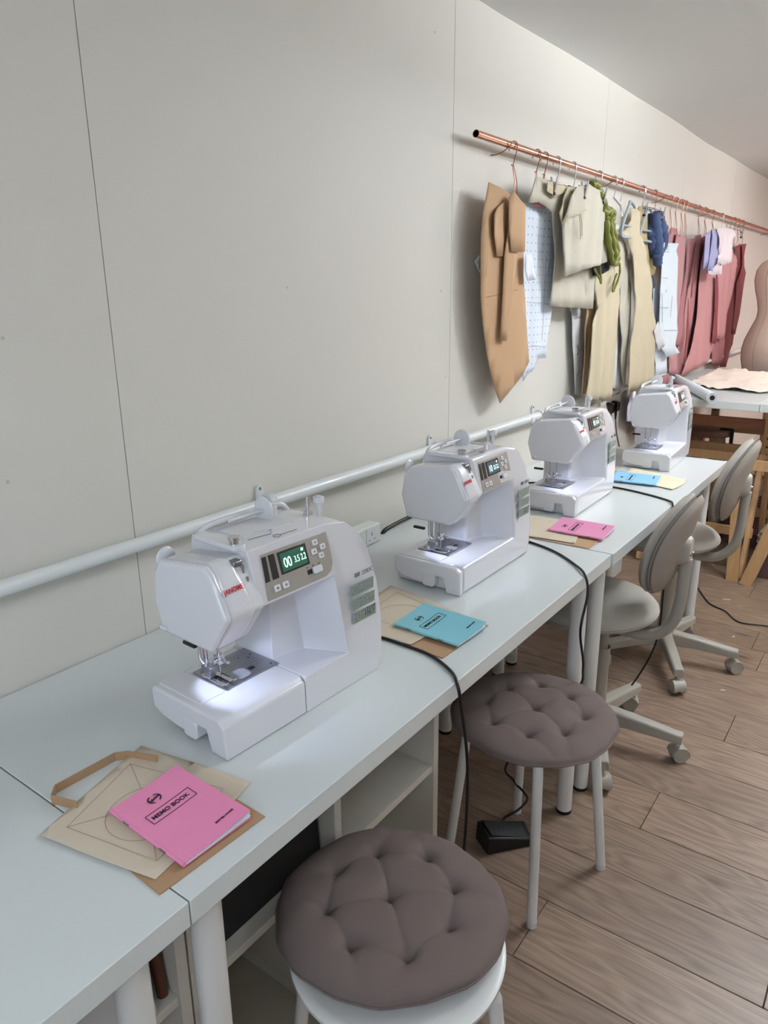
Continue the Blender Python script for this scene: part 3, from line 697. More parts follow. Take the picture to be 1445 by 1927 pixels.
# wall socket with two plugs beside the far machine
so = tag(empty('wall_socket', (0.0, 3.36, .865)), 'twin wall socket above the end table behind the farthest machine', 'socket')
obj('face_plate', B(.0, .010, -.075, .075, -.043, .043), PLAST2, so, bevel=.003)
for k, (yy, lab) in enumerate(((3.325, 'black plug with cord in the wall socket, nearer one'), (3.40, 'black plug with cord in the wall socket, farther one'))):
    p = tag(empty('wall_plug', (.010, yy, .862)), lab, 'plug', None)
    obj('plug_body', prism(bmesh.new(), rrect(-.022, .022, -.026, .026, .008), lambda q: (.0005, q[0], q[1]), lambda q: (.034, q[0] * .8, q[1] * .85)), BLACKG, p, bevel=.004)
    obj('strain_relief', Cy((.020, 0, -.024), (.022, 0, -.062), .007, .004, n=10), BLACK, p, smooth=True)
    e = (.17, 2.985 + k * .03, .745)
    pts = [(.022, 0, -.060), (.028, -.03, -.090), (.05, -.14, -.100), (.13, -.30, -.115 + .0), (e[0], e[1] - yy, e[2] - .862)]
    pts = [(.022, 0, -.060), (.030, -.02, -.095), (.045, -.035, -.13), (.06, -.05, -.20 - .0)]
    obj('cord', T(spl([(.022, 0, -.058), (.035, -.02, -.10), (.07, -.11, -.112), (.12, -.24, -.113), (.16, -.36 + .02 * k, -.117)], 8), .003, n=8), CABLE, p, smooth=True)
# foot pedal
fp = tag(empty('foot_pedal', (.476, 1.447, 0), math.radians(0)), 'black wedge shaped foot pedal on the floor beside the far stool', 'foot pedal')
q = [P(918, 1612, z=0), P(1005, 1590, z=0), P(975, 1545, z=0), P(893, 1568, z=0)]
base = [(-.035, -.07), (.055, -.055), (.070, .045), (-.050, .060)]
base = [(-.010, -.066), (.072, .036), (.022, .084), (-.066, -.030)]
hs = [.052, .020, .024, .058]
bm = loft(bmesh.new(), [[(p[0], p[1], 0) for p in base], [(p[0] * .96, p[1] * .96, h_) for p, h_ in zip(base, hs)]])
obj('pedal_body', bm, BLACK, fp, bevel=.004)
bm = loft(bmesh.new(), [[(p[0] * .8, p[1] * .8, h_ - .002) for p, h_ in zip(base, hs)], [(p[0] * .78, p[1] * .78, h_ + .004) for p, h_ in zip(base, hs)]])
obj('pedal_plate', bm, RUBBER, fp, bevel=.002)

# ---------------------------------------------------------------- stools with tufted cushions
def stool(cx, cy, lab, rot=45):
    r = tag(empty('stool', (cx, cy, 0), math.radians(rot)), lab, 'stool', 'white round stools with taupe cushions')
    obj('seat', lathe(bmesh.new(), [(0, .418), (.150, .418), (.160, .421), (.165, .428), (.165, .434), (.158, .438), (.148, .436), (0, .434)], 56), LEGW, r, smooth=True)
    for k in range(4):
        a = PI / 2 * k; c, s = math.cos(a), math.sin(a)
        pts = [(.04 * c, .04 * s, .402), (.105 * c, .105 * s, .403), (.135 * c, .135 * s, .396), (.150 * c, .150 * s, .372), (.155 * c, .155 * s, .33), (.190 * c, .190 * s, .010)]
        l = obj('leg', T(spl(pts, 5), .0115, n=14), LEGW, r, smooth=True)
        obj('foot_cap', Cy((.190 * c, .190 * s, 0), (.189 * c, .189 * s, .014), .0122, n=14), mat('white_foot', (.8, .8, .79), .6), l, smooth=True)
    obj('under_ring', lathe(bmesh.new(), [(.04, .395), (.10, .395), (.10, .412), (.04, .412)], 32), LEGW, r, smooth=True)
    return r
def cushion(cx, cy, z, rz, lab, Rr=.187, tilt=(0, 0), sx=1):
    r = tag(empty('seat_cushion', (cx, cy, z), rz), lab, 'cushion', 'round taupe tufted cushions')
    r.rotation_euler = (tilt[0], tilt[1], rz)
    ring = [(.108 * math.cos(2 * PI * k / 8 + .2) * (1 + .06 * math.sin(k * 2.1)), .108 * math.sin(2 * PI * k / 8 + .2) * (1 + .05 * math.cos(k * 1.7))) for k in range(8)]
    tufts = [(0.004, .002)] + ring
    segs = [(ring[k], ring[(k + 1) % 8]) for k in range(8)] + [(tufts[0], ring[k]) for k in range(0, 8, 2)]
    for k, t in enumerate(ring):
        a = math.atan2(t[1], t[0]) + (.35 if k % 2 else -.25)
        segs.append((t, (.175 * math.cos(a), .175 * math.sin(a))))
    def dseg(p, s):
        a, b = s; ax, ay = a; bx, by = b; dx, dy = bx - ax, by - ay
        t = max(0, min(1, ((p[0] - ax) * dx + (p[1] - ay) * dy) / (dx * dx + dy * dy)))
        return math.hypot(p[0] - ax - t * dx, p[1] - ay - t * dy), t
    NR, NA = 60, 150; bm = bmesh.new(); rings = []
    for top in (1, 0):
        rg = []
        for i in range(NR + 1):
            f = i / NR; rad = Rr * math.sin(f * PI / 2) ** .9 if False else Rr * f
            if i == 0: rg.append([None]); continue
            rw = []
            for j in range(NA):
                a = 2 * PI * j / NA
                wob = 1 + .010 * math.sin(3 * a + 1) + .008 * math.sin(7 * a + cx * 9) + .005 * math.sin(17 * a)
                x, y = rad * wob * math.cos(a), rad * wob * math.sin(a)
                edge = max(0, 1 - f ** 5) ** .5
                h = .024 + .026 * edge
                if top:
                    d = min(math.hypot(x - t[0], y - t[1]) for t in tufts)
                    h -= .020 * math.exp(-(d / .013) ** 1.1)
                    cr = 0
                    for s in segs:
                        ds, tt = dseg((x, y), s)
                        if ds < .03: cr = max(cr, math.exp(-(ds / .0055) ** 1.15) * .0062 * (1 - .6 * math.sin(tt * PI)))
                    h -= cr * (1 - f ** 8)
                    h += .0015 * noise.noise(Vector((x * 25, y * 25, cx * 7)))
                    z_ = h
                else: z_ = .024 - .020 * edge
                rw.append(bm.verts.new((x, y, z_)))
            rg.append(rw)
        c = bm.verts.new((0, 0, .020 if top else .004)); rg[0] = [c]
        rings.append(rg)
        for j in range(NA): bm.faces.new((c, rg[1][j], rg[1][(j + 1) % NA]))
        for i in range(1, NR):
            for j in range(NA): bm.faces.new((rg[i][j], rg[i + 1][j], rg[i + 1][(j + 1) % NA], rg[i][(j + 1) % NA]))
    bmesh.ops.remove_doubles(bm, verts=rings[0][NR] + rings[1][NR], dist=.0005)
    obj('cushion_pad', bm, CUSH, r, smooth=True)
    r.scale = (sx, 1, 1)
    pts = []
    for j in range(72):
        a = 2 * PI * j / 72; wob = 1 + .010 * math.sin(3 * a + 1) + .008 * math.sin(7 * a + cx * 9) + .005 * math.sin(17 * a)
        pts.append((Rr * wob * math.cos(a), Rr * wob * math.sin(a), .024))
    obj('piping', T(pts, .0022, n=6, closed=True), CUSH, r, smooth=True)
    for t in tufts:
        obj('tuft_stitch', lathe(bmesh.new(), [(0, .0255), (.003, .0245), (.0045, .0215)], 8, Matrix.Translation((t[0], t[1], 0))), CUSHD, r, smooth=True)
    return r
stool(.655, .712, 'white round stool nearest the camera at the bottom of the frame', 20)
cushion(.622, .742, .4305, 2.2, 'taupe tufted round cushion on the nearest stool', .181, sx=.935)
stool(.552, 1.412, 'white four-legged stool between the near stool and the office chairs', 31)
cushion(.572, 1.372, .4305, .9, 'taupe tufted round cushion on the farther stool', .187)

# ---------------------------------------------------------------- office chairs
def office_chair(lab):
    r = tag(empty('office_chair'), lab, 'office chair', 'beige swivel chairs at the tables')
    hub = bmesh.new(); lathe(hub, [(0, .060), (.036, .060), (.040, .075), (.036, .135), (.026, .145), (0, .145)], 24)
    obj('base_hub', hub, CHAIRP, r, smooth=True)
    obj('gas_column', lathe(bmesh.new(), [(0, .08), (.028, .08), (.027, .33), (.020, .30), (.019, .42), (0, .42)], 24), CHAIRP, r, smooth=True)
    for k in range(5):
        a = math.radians(7 + 72 * k); c, s = math.cos(a), math.sin(a); n = Vector((-s, c, 0))
        secs = []
        for d, zt, h, wd in ((.025, .128, .055, .022), (.12, .118, .042, .020), (.235, .100, .032, .018), (.262, .097, .030, .0175)):
            cc = Vector((c * d, s * d, 0))
            secs.append([cc + n * wd + Vector((0, 0, zt - h)), cc - n * wd + Vector((0, 0, zt - h)), cc - n * wd + Vector((0, 0, zt - .006)), cc - n * wd * .7 + Vector((0, 0, zt)), cc + n * wd * .7 + Vector((0, 0, zt)), cc + n * wd + Vector((0, 0, zt - .006))])
        l = obj('base_leg', loft(bmesh.new(), secs), CHAIRP, r, bevel=.003)
        ca = Vector((c * .246, s * .246, 0)); ang = a + (.6, 2.1, -1.0, 1.4, .2)[k]
        e = empty('caster'); e.parent = l; bpy.data.objects.remove(e)
        d2 = Vector((math.cos(ang), math.sin(ang), 0)); n2 = Vector((-d2.y, d2.x, 0)); wc = ca + d2 * .010 + Vector((0, 0, .025))
        cb = bmesh.new()
        for sg in (-1, 1): cyl(cb, wc + n2 * sg * .006, wc + n2 * sg * .021, .025, .023, n=22)
        cyl(cb, ca + Vector((0, 0, .03)), ca + Vector((0, 0, .074)), .007, n=10)
        # hood
        secs = []
        for j in range(9):
            th = math.radians(-10 + j * 22.5)
            p = wc + (d2 * math.cos(th) + Vector((0, 0, 1)) * math.sin(th)) * .028
            p2 = wc + (d2 * math.cos(th) + Vector((0, 0, 1)) * math.sin(th)) * .024
            secs.append([p + n2 * .022, p - n2 * .022, p2 - n2 * .022, p2 + n2 * .022])
        loft(cb, secs)
        obj('caster', cb, CHAIRP, l, smooth=True)
    # seat, local +x is the back of the chair
    secs = []
    prof = [(0, .425), (.11, .427), (.165, .432), (.192, .440), (.205, .452), (.204, .466), (.192, .478), (.165, .486), (.10, .484), (0, .480)]
    obj('seat', lathe(bmesh.new(), [(a * 1.0, z) for a, z in prof], 56, Matrix.Translation((-.055, .015, 0))), CHAIRF, r, smooth=True)
    obj('seat_seam', T([(-.055 + .2055 * math.cos(k * PI / 28), .015 + .2055 * math.sin(k * PI / 28), .458) for k in range(56)], .0018, n=6, closed=True), CHAIRB, r, smooth=True)
    c = B(-.11, .05, -.05, .05, .405, .427); obj('seat_mechanism', c, BLACK, r, bevel=.006)
    obj('back_tube', T(spl([(-.02, 0, .408), (.05, 0, .402), (.115, 0, .402), (.165, 0, .420), (.200, 0, .465), (.213, 0, .53), (.215, 0, .60), (.217, 0, .665)], 6), .0165, n=18), CHAIRP, r, smooth=True)
    # backrest pad: curved oval, concave towards the sitter (-x)
    H, Wd = .150, .138; cz = .700
    def shell(off, th, k, zscale=1.0):
        bm = bmesh.new(); NU, NV = 40, 12; cF, cB = [], []
        def pt(f, a, side):
            # a around, f 0..1 radius
            yy = Wd * k * f * math.copysign(abs(math.cos(a)) ** 1, math.cos(a)); zz = H * k * f * math.copysign(abs(math.sin(a)) ** 1, math.sin(a))
            curve = .55 * yy * yy * -1 * -0 
            x = off - 1.15 * yy * yy + .22 * zz + .5 * zz * zz * (1 if zz > 0 else -.2)
            x += side * th * math.sqrt(max(0, 1 - f ** 4)) 
            return (x, yy, cz + zz)
        for side in (-1, 1):
            rg = [[bm.verts.new(pt(0, 0, side))]]
            for i in range(1, NV + 1): rg.append([bm.verts.new(pt(i / NV, 2 * PI * j / NU, side)) for j in range(NU)])
            for j in range(NU): bm.faces.new((rg[0][0], rg[1][j], rg[1][(j + 1) % NU]))
            for i in range(1, NV):
                for j in range(NU): bm.faces.new((rg[i][j], rg[i + 1][j], rg[i + 1][(j + 1) % NU], rg[i][(j + 1) % NU]))
        bmesh.ops.remove_doubles(bm, verts=bm.verts, dist=.0006)
        return bm
    obj('backrest_pad', shell(.166, .030, 1.0), CHAIRF, r, smooth=True)
    obj('backrest_shell', shell(.190, .022, .985), CHAIRB, r, smooth=True)
    pts = []
    for j in range(56):
        a = 2 * PI * j / 56; yy = Wd * math.copysign(abs(math.cos(a)) ** 1, math.cos(a)); zz = H * math.copysign(abs(math.sin(a)) ** 1, math.sin(a))
        pts.append((.180 - 1.15 * yy * yy + .22 * zz + .5 * zz * zz * (1 if zz > 0 else -.2), yy * 1.0, cz + zz * 1.0))
    obj('backrest_seam', T(pts, .0024, n=6, closed=True), mat('seam_thread', (.45, .43, .41), .9), r, smooth=True)
    bm = bmesh.new(); secs = []
    for xx, yw, z0, z1 in ((.196, .040, .645, .735), (.216, .034, .650, .730), (.228, .020, .657, .722)):
        secs.append([(xx, y_, z_) for y_, z_ in rrect(-yw, yw, z0, z1, min(yw, .04) * .7, 4)])
    obj('backrest_bracket', loft(bm, secs), CHAIRP, r, bevel=.003)
    for s in (-1, 1): obj('bracket_screw', Cy((.2275, s * .010, .68), (.2315, s * .012, .68), .004, n=10), STEEL, r)
    obj('height_lever', T([(0, -.05, .414), (0.02, -.12, .412), (.03, -.17, .405)], .005, n=8), BLACK, r, smooth=True)
    return r
ch = office_chair('beige swivel office chair nearer the camera, by the short table')
ch.location = (.500, 2.035, 0); ch.rotation_euler = (0, 0, math.radians(0))
ch2 = copy_tree(ch); ch2['label'] = 'beige swivel office chair farther away, by the end table'

for c_ in ch2.children:
    if c_.name.split('.')[0] not in ('base_hub', 'base_leg'): c_.location.z += .045
ch2.location = (.524, 2.700, 0); ch2.rotation_euler = (0, 0, math.radians(2))

# ---------------------------------------------------------------- copper rail and hooks
RXX, RZZ = .050, 1.806
rail = tag(empty('copper_rail', (0, 0, 0)), 'long copper pipe rail fixed along the left wall', 'clothes rail')
def hollow(y0, y1, ro, ri, n=28):
    bm = bmesh.new(); A = []
    for y, rr in ((y0, ri), (y0, ro), (y1, ro), (y1, ri)):
        A.append([bm.verts.new((RXX + rr * math.cos(2 * PI * k / n), y, RZZ + rr * math.sin(2 * PI * k / n))) for k in range(n)])
    for i in range(4):
        a, b = A[i], A[(i + 1) % 4]
        for k in range(n): bm.faces.new((a[k], a[(k + 1) % n], b[(k + 1) % n], b[k]))
    return bm
obj('rail_tube', hollow(1.965, 4.35, .0108, .0094), COPPER, rail, smooth=True)
obj('rail_tube', hollow(4.35, 8.7, .0108, .0094), COPPER, rail, smooth=True)
obj('rail_coupling', hollow(4.32, 4.38, .0125, .0107), COPPER, rail, smooth=True)
for yy in (2.15, 3.05, 3.75, 4.6, 5.6, 6.5):
    bm = T(spl([(0, yy, RZZ - .026), (.02, yy, RZZ - .026), (.040, yy, RZZ - .020), (.0520, yy, RZZ - .0135), (.064, yy, RZZ - .006), (.067, yy, RZZ + .004)], 5), .0017, n=8)
    obj('rail_hook', bm, BRASS, rail, smooth=True)

def hookpts(y, r=.0135, drop=.05, dy=0, x0=RXX):
    pts = [(x0 - r * 1.0, y, RZZ - .012)]
    for k in range(9):
        a = PI - PI * k / 8; pts.append((x0 + r * math.cos(a), y, RZZ + r * math.sin(a) + .0))
    pts += [(x0 + r * .9, y + dy * .3, RZZ - .018), (x0 + r * .6, y + dy * .8, RZZ - drop * .7), (x0 + r * .3, y + dy, RZZ - drop)]
    return pts
HG = 'copper wire hook hangers on the rail'
def wire_hanger(y, zb, x=.06, spread=.012, lab='', mt=WIREC, dy=0):
    """pattern hook: bent wire over the rail, two legs down to the card"""
    r = tag(empty('wire_hanger', (0, 0, 0)), lab, 'hanger', HG)
    obj('hook', T(hookpts(y, drop=.055, dy=dy), .0016, n=6), mt, r, smooth=True)
    zt = RZZ - .055; y2 = y + dy
    bm = T([(RXX + .004, y2 - .012, zt), (RXX + .004, y2 + .008, zt)], .0016, n=6)
    for s in (-1, 1): tube(bm, [(RXX + .004, y2 + s * .003, zt + .001), (x, y2 + s * spread * .6, (zt + zb) / 2), (x, y2 + s * spread, zb)], .0014, n=6)
    obj('wire_legs', bm, mt, r, smooth=True)
    return r

# ---------------------------------------------------------------- hanging sheets and garments
def fold_fn(amp, wl, ph, zc=0):
    def f(y, z): return amp * (math.sin(2 * PI * y / wl + ph + 2.2 * math.sin(z * 4.1 + ph)) + .35 * math.sin(2 * PI * y / (wl * .43) + 1.7 * ph + z * 7))
    return f
def sheet(name, pts, mt, x=.06, amp=.003, wl=.09, ph=0., th=.0015, par=None, bulge=0, tilt=0, step=.02, grow=True, lean=0):
    """pts are photo pixels of its outline, turned into the vertical plane at distance x from the wall"""
    W = [P(u, v, x=x) for u, v in pts]
    bm = bmesh.new(); bm.faces.new([bm.verts.new((0, p.y, p.z)) for p in W])
    ys = [p.y for p in W]; zs = [p.z for p in W]; y0, y1, z0, z1 = min(ys), max(ys), min(zs), max(zs)
    ny = max(3, min(26, int((y1 - y0) / (wl / 7)))); nz = max(3, min(16, int((z1 - z0) / .05)))
    for k in range(1, ny): bmesh.ops.bisect_plane(bm, geom=bm.verts[:] + bm.edges[:] + bm.faces[:], plane_co=(0, y0 + (y1 - y0) * k / ny, 0), plane_no=(0, 1, 0))
    for k in range(1, nz): bmesh.ops.bisect_plane(bm, geom=bm.verts[:] + bm.edges[:] + bm.faces[:], plane_co=(0, 0, z0 + (z1 - z0) * k / nz), plane_no=(0, 0, 1))
    f = fold_fn(amp, wl, ph)
    for v in bm.verts:
        t = (z1 - v.co.z) / max(.01, z1 - z0) if grow else 1
        s = (v.co.y - y0) / max(.01, y1 - y0)
        v.co.x = x + f(v.co.y, v.co.z) * (.35 + .65 * t) + bulge * math.sin(PI * min(1, max(0, s))) + tilt * (s - .5) + lean * t
        v.co.x = max(v.co.x, .006 + th / 2)
    return obj(name, bm, mt, par, smooth=True, solid=th)
def garment(kind, pts, mt, lab, cat, group=None, depth=0, backmt=None, **k):
    r = tag(empty(kind, (0, 0, 0)), lab, cat, group)
    return r
def zt6(l): return [(1240 + a / 6.02, 400 + b / 6.02) for a, b in l]

# 1 big brown leaf-shaped pattern
o = sheet('brown_pattern', [(917, 343), (940, 353), (966, 370), (984, 398), (988, 450), (987, 521), (991, 570), (994.6, 625), (999, 681), (985, 705), (968, 725), (953, 743), (941, 759), (925, 712), (914, 665), (906, 610), (902, 560), (902, 500), (902, 450), (906, 400)], KRAFT2, x=.058, amp=.0022, wl=.3, ph=.4, th=.0012, tilt=-.01)
tag(o, 'large brown card pattern piece shaped like a pointed leaf, first on the rail', 'pattern piece')
pen_m = mat('pencil', (.42, .36, .31), .8)
def mark(pts, x, par, r=.0006, mt=None): obj('pattern_mark', T([P(u, v, x=x) for u, v in pts], r, n=4), mt or pen_m, par)
mark([(914, 560), (975, 545)], .0625, o); mark([(918, 470), (914, 520)], .0615, o)
# 2 folded brown strip in front of it
r2 = tag(empty('brown_strip', (0, 0, 0)), 'narrow folded brown card strips hanging in front of the leaf pattern', 'pattern piece')
sheet('card_strip', [(958, 372), (968, 360), (980, 378), (988, 385), (987, 474), (963, 474), (958, 430)], KRAFT2, x=.084, amp=.002, wl=.2, par=r2)
sheet('card_strip', [(960, 410), (972, 400), (973, 474), (958, 600), (955, 642), (942, 641), (946, 560), (949, 480)], KRAFT2, x=.075, amp=.002, wl=.2, ph=1, par=r2)
sheet('card_wing', [(950, 378), (955, 376), (958, 478), (948, 482), (933, 483), (926, 440), (925, 405), (931, 393)], KRAFT2, x=.068, amp=.003, wl=.12, ph=2, par=r2, tilt=-.02)
# 3 dotted pattern paper
r3 = tag(empty('dotted_pattern_paper', (0, 0, 0)), 'long white dot-marked pattern paper hanging behind the brown pattern', 'pattern piece')
def dotted():
    mt = mat('dotted_paper', (.885, .915, .96), .8, var=.01); nt = mt.node_tree; b = nt.nodes['Principled BSDF']; L = nt.links.new
    tc = nt.nodes.new('ShaderNodeTexCoord'); mp = nt.nodes.new('ShaderNodeMapping'); mp.inputs['Scale'].default_value = (0, 40, 40); L(tc.outputs['Object'], mp.inputs[0])
    fr = nt.nodes.new('ShaderNodeVectorMath'); fr.operation = 'FRACTION'; L(mp.outputs[0], fr.inputs[0])
    ds = nt.nodes.new('ShaderNodeVectorMath'); ds.operation = 'DISTANCE'; ds.inputs[1].default_value = (0, .5, .5); L(fr.outputs[0], ds.inputs[0])
    lt = nt.nodes.new('ShaderNodeMath'); lt.operation = 'LESS_THAN'; lt.inputs[1].default_value = .085; L(ds.outputs['Value'], lt.inputs[0])
    mx = nt.nodes.new('ShaderNodeMix'); mx.data_type = 'RGBA'; mx.inputs['A'].default_value = lin((.88, .91, .955)) + (1,); mx.inputs['B'].default_value = lin((.25, .28, .36)) + (1,)
    L(lt.outputs[0], mx.inputs['Factor']); L(mx.outputs['Result'], b.inputs['Base Color']); return mt
DOT = dotted()
d3 = sheet('paper_sheet', [(988, 382), (1016, 386), (1050, 390), (1057, 400), (1055, 425), (1046, 470), (1043, 500), (1039, 560), (1036, 588), (1032, 620), (1029, 650), (1028, 674), (1011, 675), (1004, 695), (983, 717), (975, 600), (978, 480)], DOT, x=.046, amp=.0035, wl=.12, ph=.7, par=r3, grow=False)
mark([(990, 568), (1034, 572)], .0505, d3, mt=GREYINK); mark([(1028, 480), (1020, 640)], .0505, d3, mt=GREYINK); mark([(1000, 650), (1028, 652)], .0505, d3, mt=GREYINK)
mark([(1048, 400), (1040, 480), (1028, 520)], .0505, d3, mt=GREYINK)
sheet('paper_tab', [(988, 480), (1000, 478), (1007, 526), (991, 529), (987, 505)], PAPER, x=.078, amp=.003, wl=.07, par=r3)
o = sheet('pink_card_corner', [(1003, 384), (1027, 375), (1027, 392), (1003, 390)], mat('pink_card_light', (.86, .62, .68), .8), x=.052, amp=.001); tag(o, 'small pink card showing above the dotted paper', 'pattern piece')
o = sheet('white_paper_corner', [(893, 492), (902, 480), (908, 520), (899, 505)], PAPER, x=.022, amp=.001); tag(o, 'white paper corner peeking out behind the brown leaf pattern', 'paper')
# 5 calico skirt piece
r5 = tag(empty('calico_skirt', (0, 0, 0)), 'cream calico skirt hanging from a clip hanger behind the short calico top', 'garment')
sheet('skirt_panel', [(1008, 332), (1028, 338), (1060, 345), (1078, 350), (1100, 380), (1112, 470), (1117, 520), (1112, 581), (1075, 579), (1037, 576), (1044, 480), (1040, 400), (1015, 380), (993, 382)], CALICO, x=.080, amp=.005, wl=.11, ph=1.1, th=.003, par=r5)
sheet('waist_facing', [(1030, 340), (1075, 350), (1060, 362), (1044, 372), (1030, 360)], CALICO2, x=.096, amp=.003, wl=.08, ph=.3, par=r5)
# 6 calico top
r6 = tag(empty('calico_blouse', (0, 0, 0)), 'short cream calico top with a tied drawstring waist', 'garment')
sheet('bodice_panel', [(1080, 352), (1098, 347), (1118, 362), (1128, 390), (1134, 430), (1140, 492), (1125, 498), (1085, 508), (1060, 521), (1057, 470), (1058, 420), (1064, 400), (1070, 370)], CALICO, x=.118, amp=.005, wl=.10, ph=2.2, th=.004, par=r6, bulge=.02)
sheet('side_panel', [(1068, 352), (1082, 352), (1066, 398), (1056, 430), (1052, 400)], CALICO2, x=.105, amp=.004, wl=.06, ph=.5, th=.003, par=r6)
obj('drawstring', T(spl([P(1064, 415, x=.142), P(1075, 404, x=.144), P(1090, 402, x=.146), P(1103, 395, x=.145)], 5), .0022, n=6), CALICO2, r6, smooth=True)
obj('drawstring', T(spl([P(1090, 402, x=.147), P(1092, 425, x=.15), P(1092, 450, x=.148)], 5), .0018, n=6), CALICO2, r6, smooth=True)
obj('drawstring', T(spl([P(1092, 402, x=.147), P(1095, 422, x=.15), P(1095, 444, x=.148)], 5), .0018, n=6), CALICO2, r6, smooth=True)
# 7 olive rope of fabric
r7 = tag(empty('olive_sash', (0, 0, 0)), 'knotted olive green silk sash hanging beside the calico top', 'garment')
def strand(pts, rr, x, nm='silk_strand'): return obj(nm, T(spl([P(u, v, x=x) for u, v in pts], 6), rr, n=10, rs=[rr * (1 + .18 * math.sin(i * 1.3 + pts[0][0])) for i in range((len(pts) - 1) * 6 + 1)]), OLIVE, r7, smooth=True)
strand([(1112, 349), (1118, 347), (1124, 352), (1131, 372), (1140, 392), (1146, 402)], .014, .125)
strand([(1122, 352), (1128, 375), (1136, 398), (1142, 410)], .011, .118)
strand([(1132, 392), (1140, 400), (1150, 396), (1154, 408), (1144, 414), (1137, 406)], .012, .13, 'knot')
strand([(1140, 410), (1139, 440), (1146, 470), (1152, 492), (1159, 494), (1161, 480), (1157, 450), (1152, 425), (1148, 410)], .0125, .128)
strand([(1146, 412), (1150, 440), (1156, 470), (1158, 488)], .012, .138)
strand([(1142, 415), (1144, 445), (1150, 478)], .010, .142)
strand([(1158, 485), (1166, 500), (1165, 520), (1156, 545), (1153, 547), (1156, 530), (1161, 515)], .0045, .13)
strand([(1118, 505), (1126, 520), (1131, 533), (1130, 515), (1129, 500)], .0035, .13)
o = sheet('black_garment', [(1117, 490), (1149, 478), (1150, 496), (1142, 509), (1130, 517), (1117, 519)], mat('black_cloth', (.07, .07, .08), .9), x=.098, amp=.002, wl=.1, th=.01); tag(o, 'black cloth item showing below the olive sash', 'garment')
# 9 long cream trousers and dress
r9 = tag(empty('calico_trousers', (0, 0, 0)), 'long cream calico trousers hanging beside the white lined dress', 'garment')
sheet('trouser_leg', [(1120, 500), (1150, 500), (1160, 470), (1165, 560), (1160, 640), (1152, 690), (1149, 753), (1125, 753), (1100, 750), (1106, 690), (1112, 610), (1122, 580), (1118, 545)], CALICO2, x=.085, amp=.008, wl=.085, ph=.2, th=.004, par=r9, bulge=.02)
sheet('inner_leg', [(1105, 570), (1120, 565), (1120, 610), (1110, 680), (1100, 741), (1095, 741), (1098, 690), (1100, 620)], mat('tan_cloth', (.76, .64, .50), .9), x=.055, amp=.004, wl=.05, par=r9, th=.003)
r10 = tag(empty('calico_dress', (0, 0, 0)), 'long sleeveless calico dress on a grey hanger with white lining', 'garment')
sheet('lining_panel', [(1150, 420), (1185, 430), (1182, 560), (1176, 640), (1172, 737), (1150, 730), (1155, 640), (1160, 560)], COTW, x=.058, amp=.006, wl=.07, ph=.5, th=.003, par=r10)
sheet('front_panel', [(1184, 393), (1192, 393), (1197, 402), (1198, 440), (1205, 470), (1212, 500), (1222, 570), (1228, 640), (1232, 722), (1212, 727), (1190, 733), (1171, 742), (1176, 690), (1186, 620), (1190, 560), (1186, 500), (1178, 450), (1166, 438), (1176, 432), (1184, 415)], CALICO2, x=.098, amp=.008, wl=.13, ph=1.9, th=.004, par=r10, bulge=.02)
sheet('side_panel', [(1150, 430), (1168, 440), (1180, 470), (1187, 540), (1184, 620), (1176, 690), (1172, 730), (1168, 640), (1166, 560), (1160, 500)], CALICO, x=.080, amp=.006, wl=.08, ph=2.9, th=.003, par=r10)
# grey plastic hangers
def plastic_hanger(y, lab, zt=1.735, x=.10, w=.085, dy=0.0):
    r = tag(empty('plastic_hanger', (0, 0, 0)), lab, 'hanger', 'grey plastic hangers')
    obj('hook', T(hookpts(y, drop=.075), .0018, n=8), CHROME, r, smooth=True)
    z0 = RZZ - .078
    obj('hanger_frame', T(spl([(x - .01, y, z0), (x, y - w * .35, z0 - .018), (x, y - w * .9, z0 - .085), (x, y - w, z0 - .125), (x, y - w * .85, z0 - .137), (x, y, z0 - .137), (x, y + w * .85, z0 - .137), (x, y + w, z0 - .125), (x, y + w * .9, z0 - .085), (x, y + w * .35, z0 - .018), (x - .01, y, z0)], 5), .0062, n=8), GREYPL, r, smooth=True)
    obj('cross_bar', T([(x, y - w * .85, z0 - .095), (x, y + w * .85, z0 - .095)], .0045, n=8), GREYPL, r, smooth=True)
    return r
yh = P(1168, 355, x=.06).y
plastic_hanger(yh + .02, 'grey plastic hanger holding the calico dress', x=.105, w=.10)
plastic_hanger(yh + .30, 'grey plastic hanger behind the ochre card', x=.09, w=.095)
# 11 ochre card, 12 blue velvet, 13 denim
o = sheet('ochre_pattern', [(1198, 395), (1202, 388), (1214, 386), (1219, 395), (1221, 420), (1228, 470), (1234, 500), (1233, 515), (1214, 524), (1205, 470), (1198, 440)], KHAKI, x=.075, amp=.002, wl=.15); tag(o, 'ochre card bodice pattern hanging right of the calico dress', 'pattern piece')
r12 = tag(empty('blue_velvet_piece', (0, 0, 0)), 'gathered crushed blue velvet piece pegged to the rail', 'garment')
for k, (pp, rr) in enumerate(((((1228, 402), (1226, 425), (1226, 450), (1229, 470), (1233, 480)), .030), (((1238, 402), (1243, 425), (1246, 448), (1244, 465), (1238, 478)), .028), (((1232, 400), (1234, 430), (1236, 460), (1237, 482), (1238, 499)), .026))):
    n_ = (len(pp) - 1) * 8 + 1
    obj('velvet_fold', T(spl([P(u, v, x=.085 + .02 * (k == 2)) for u, v in pp], 8), rr, n=16, rs=[rr * (.45 + .6 * math.sin(PI * (i + 3) / (n_ + 4)) ** .7) * (1 + .22 * noise.noise(Vector((i * .45, k * 5, 1)))) for i in range(n_)]), DENIM, r12, smooth=True)
o = sheet('denim_length', [(1214, 520), (1228, 515), (1232, 560), (1234, 620), (1236, 680), (1229, 690), (1224, 610), (1218, 560)], DENIM2, x=.068, amp=.004, wl=.06, th=.003); tag(o, 'mid blue denim length hanging behind the calico dress', 'garment')
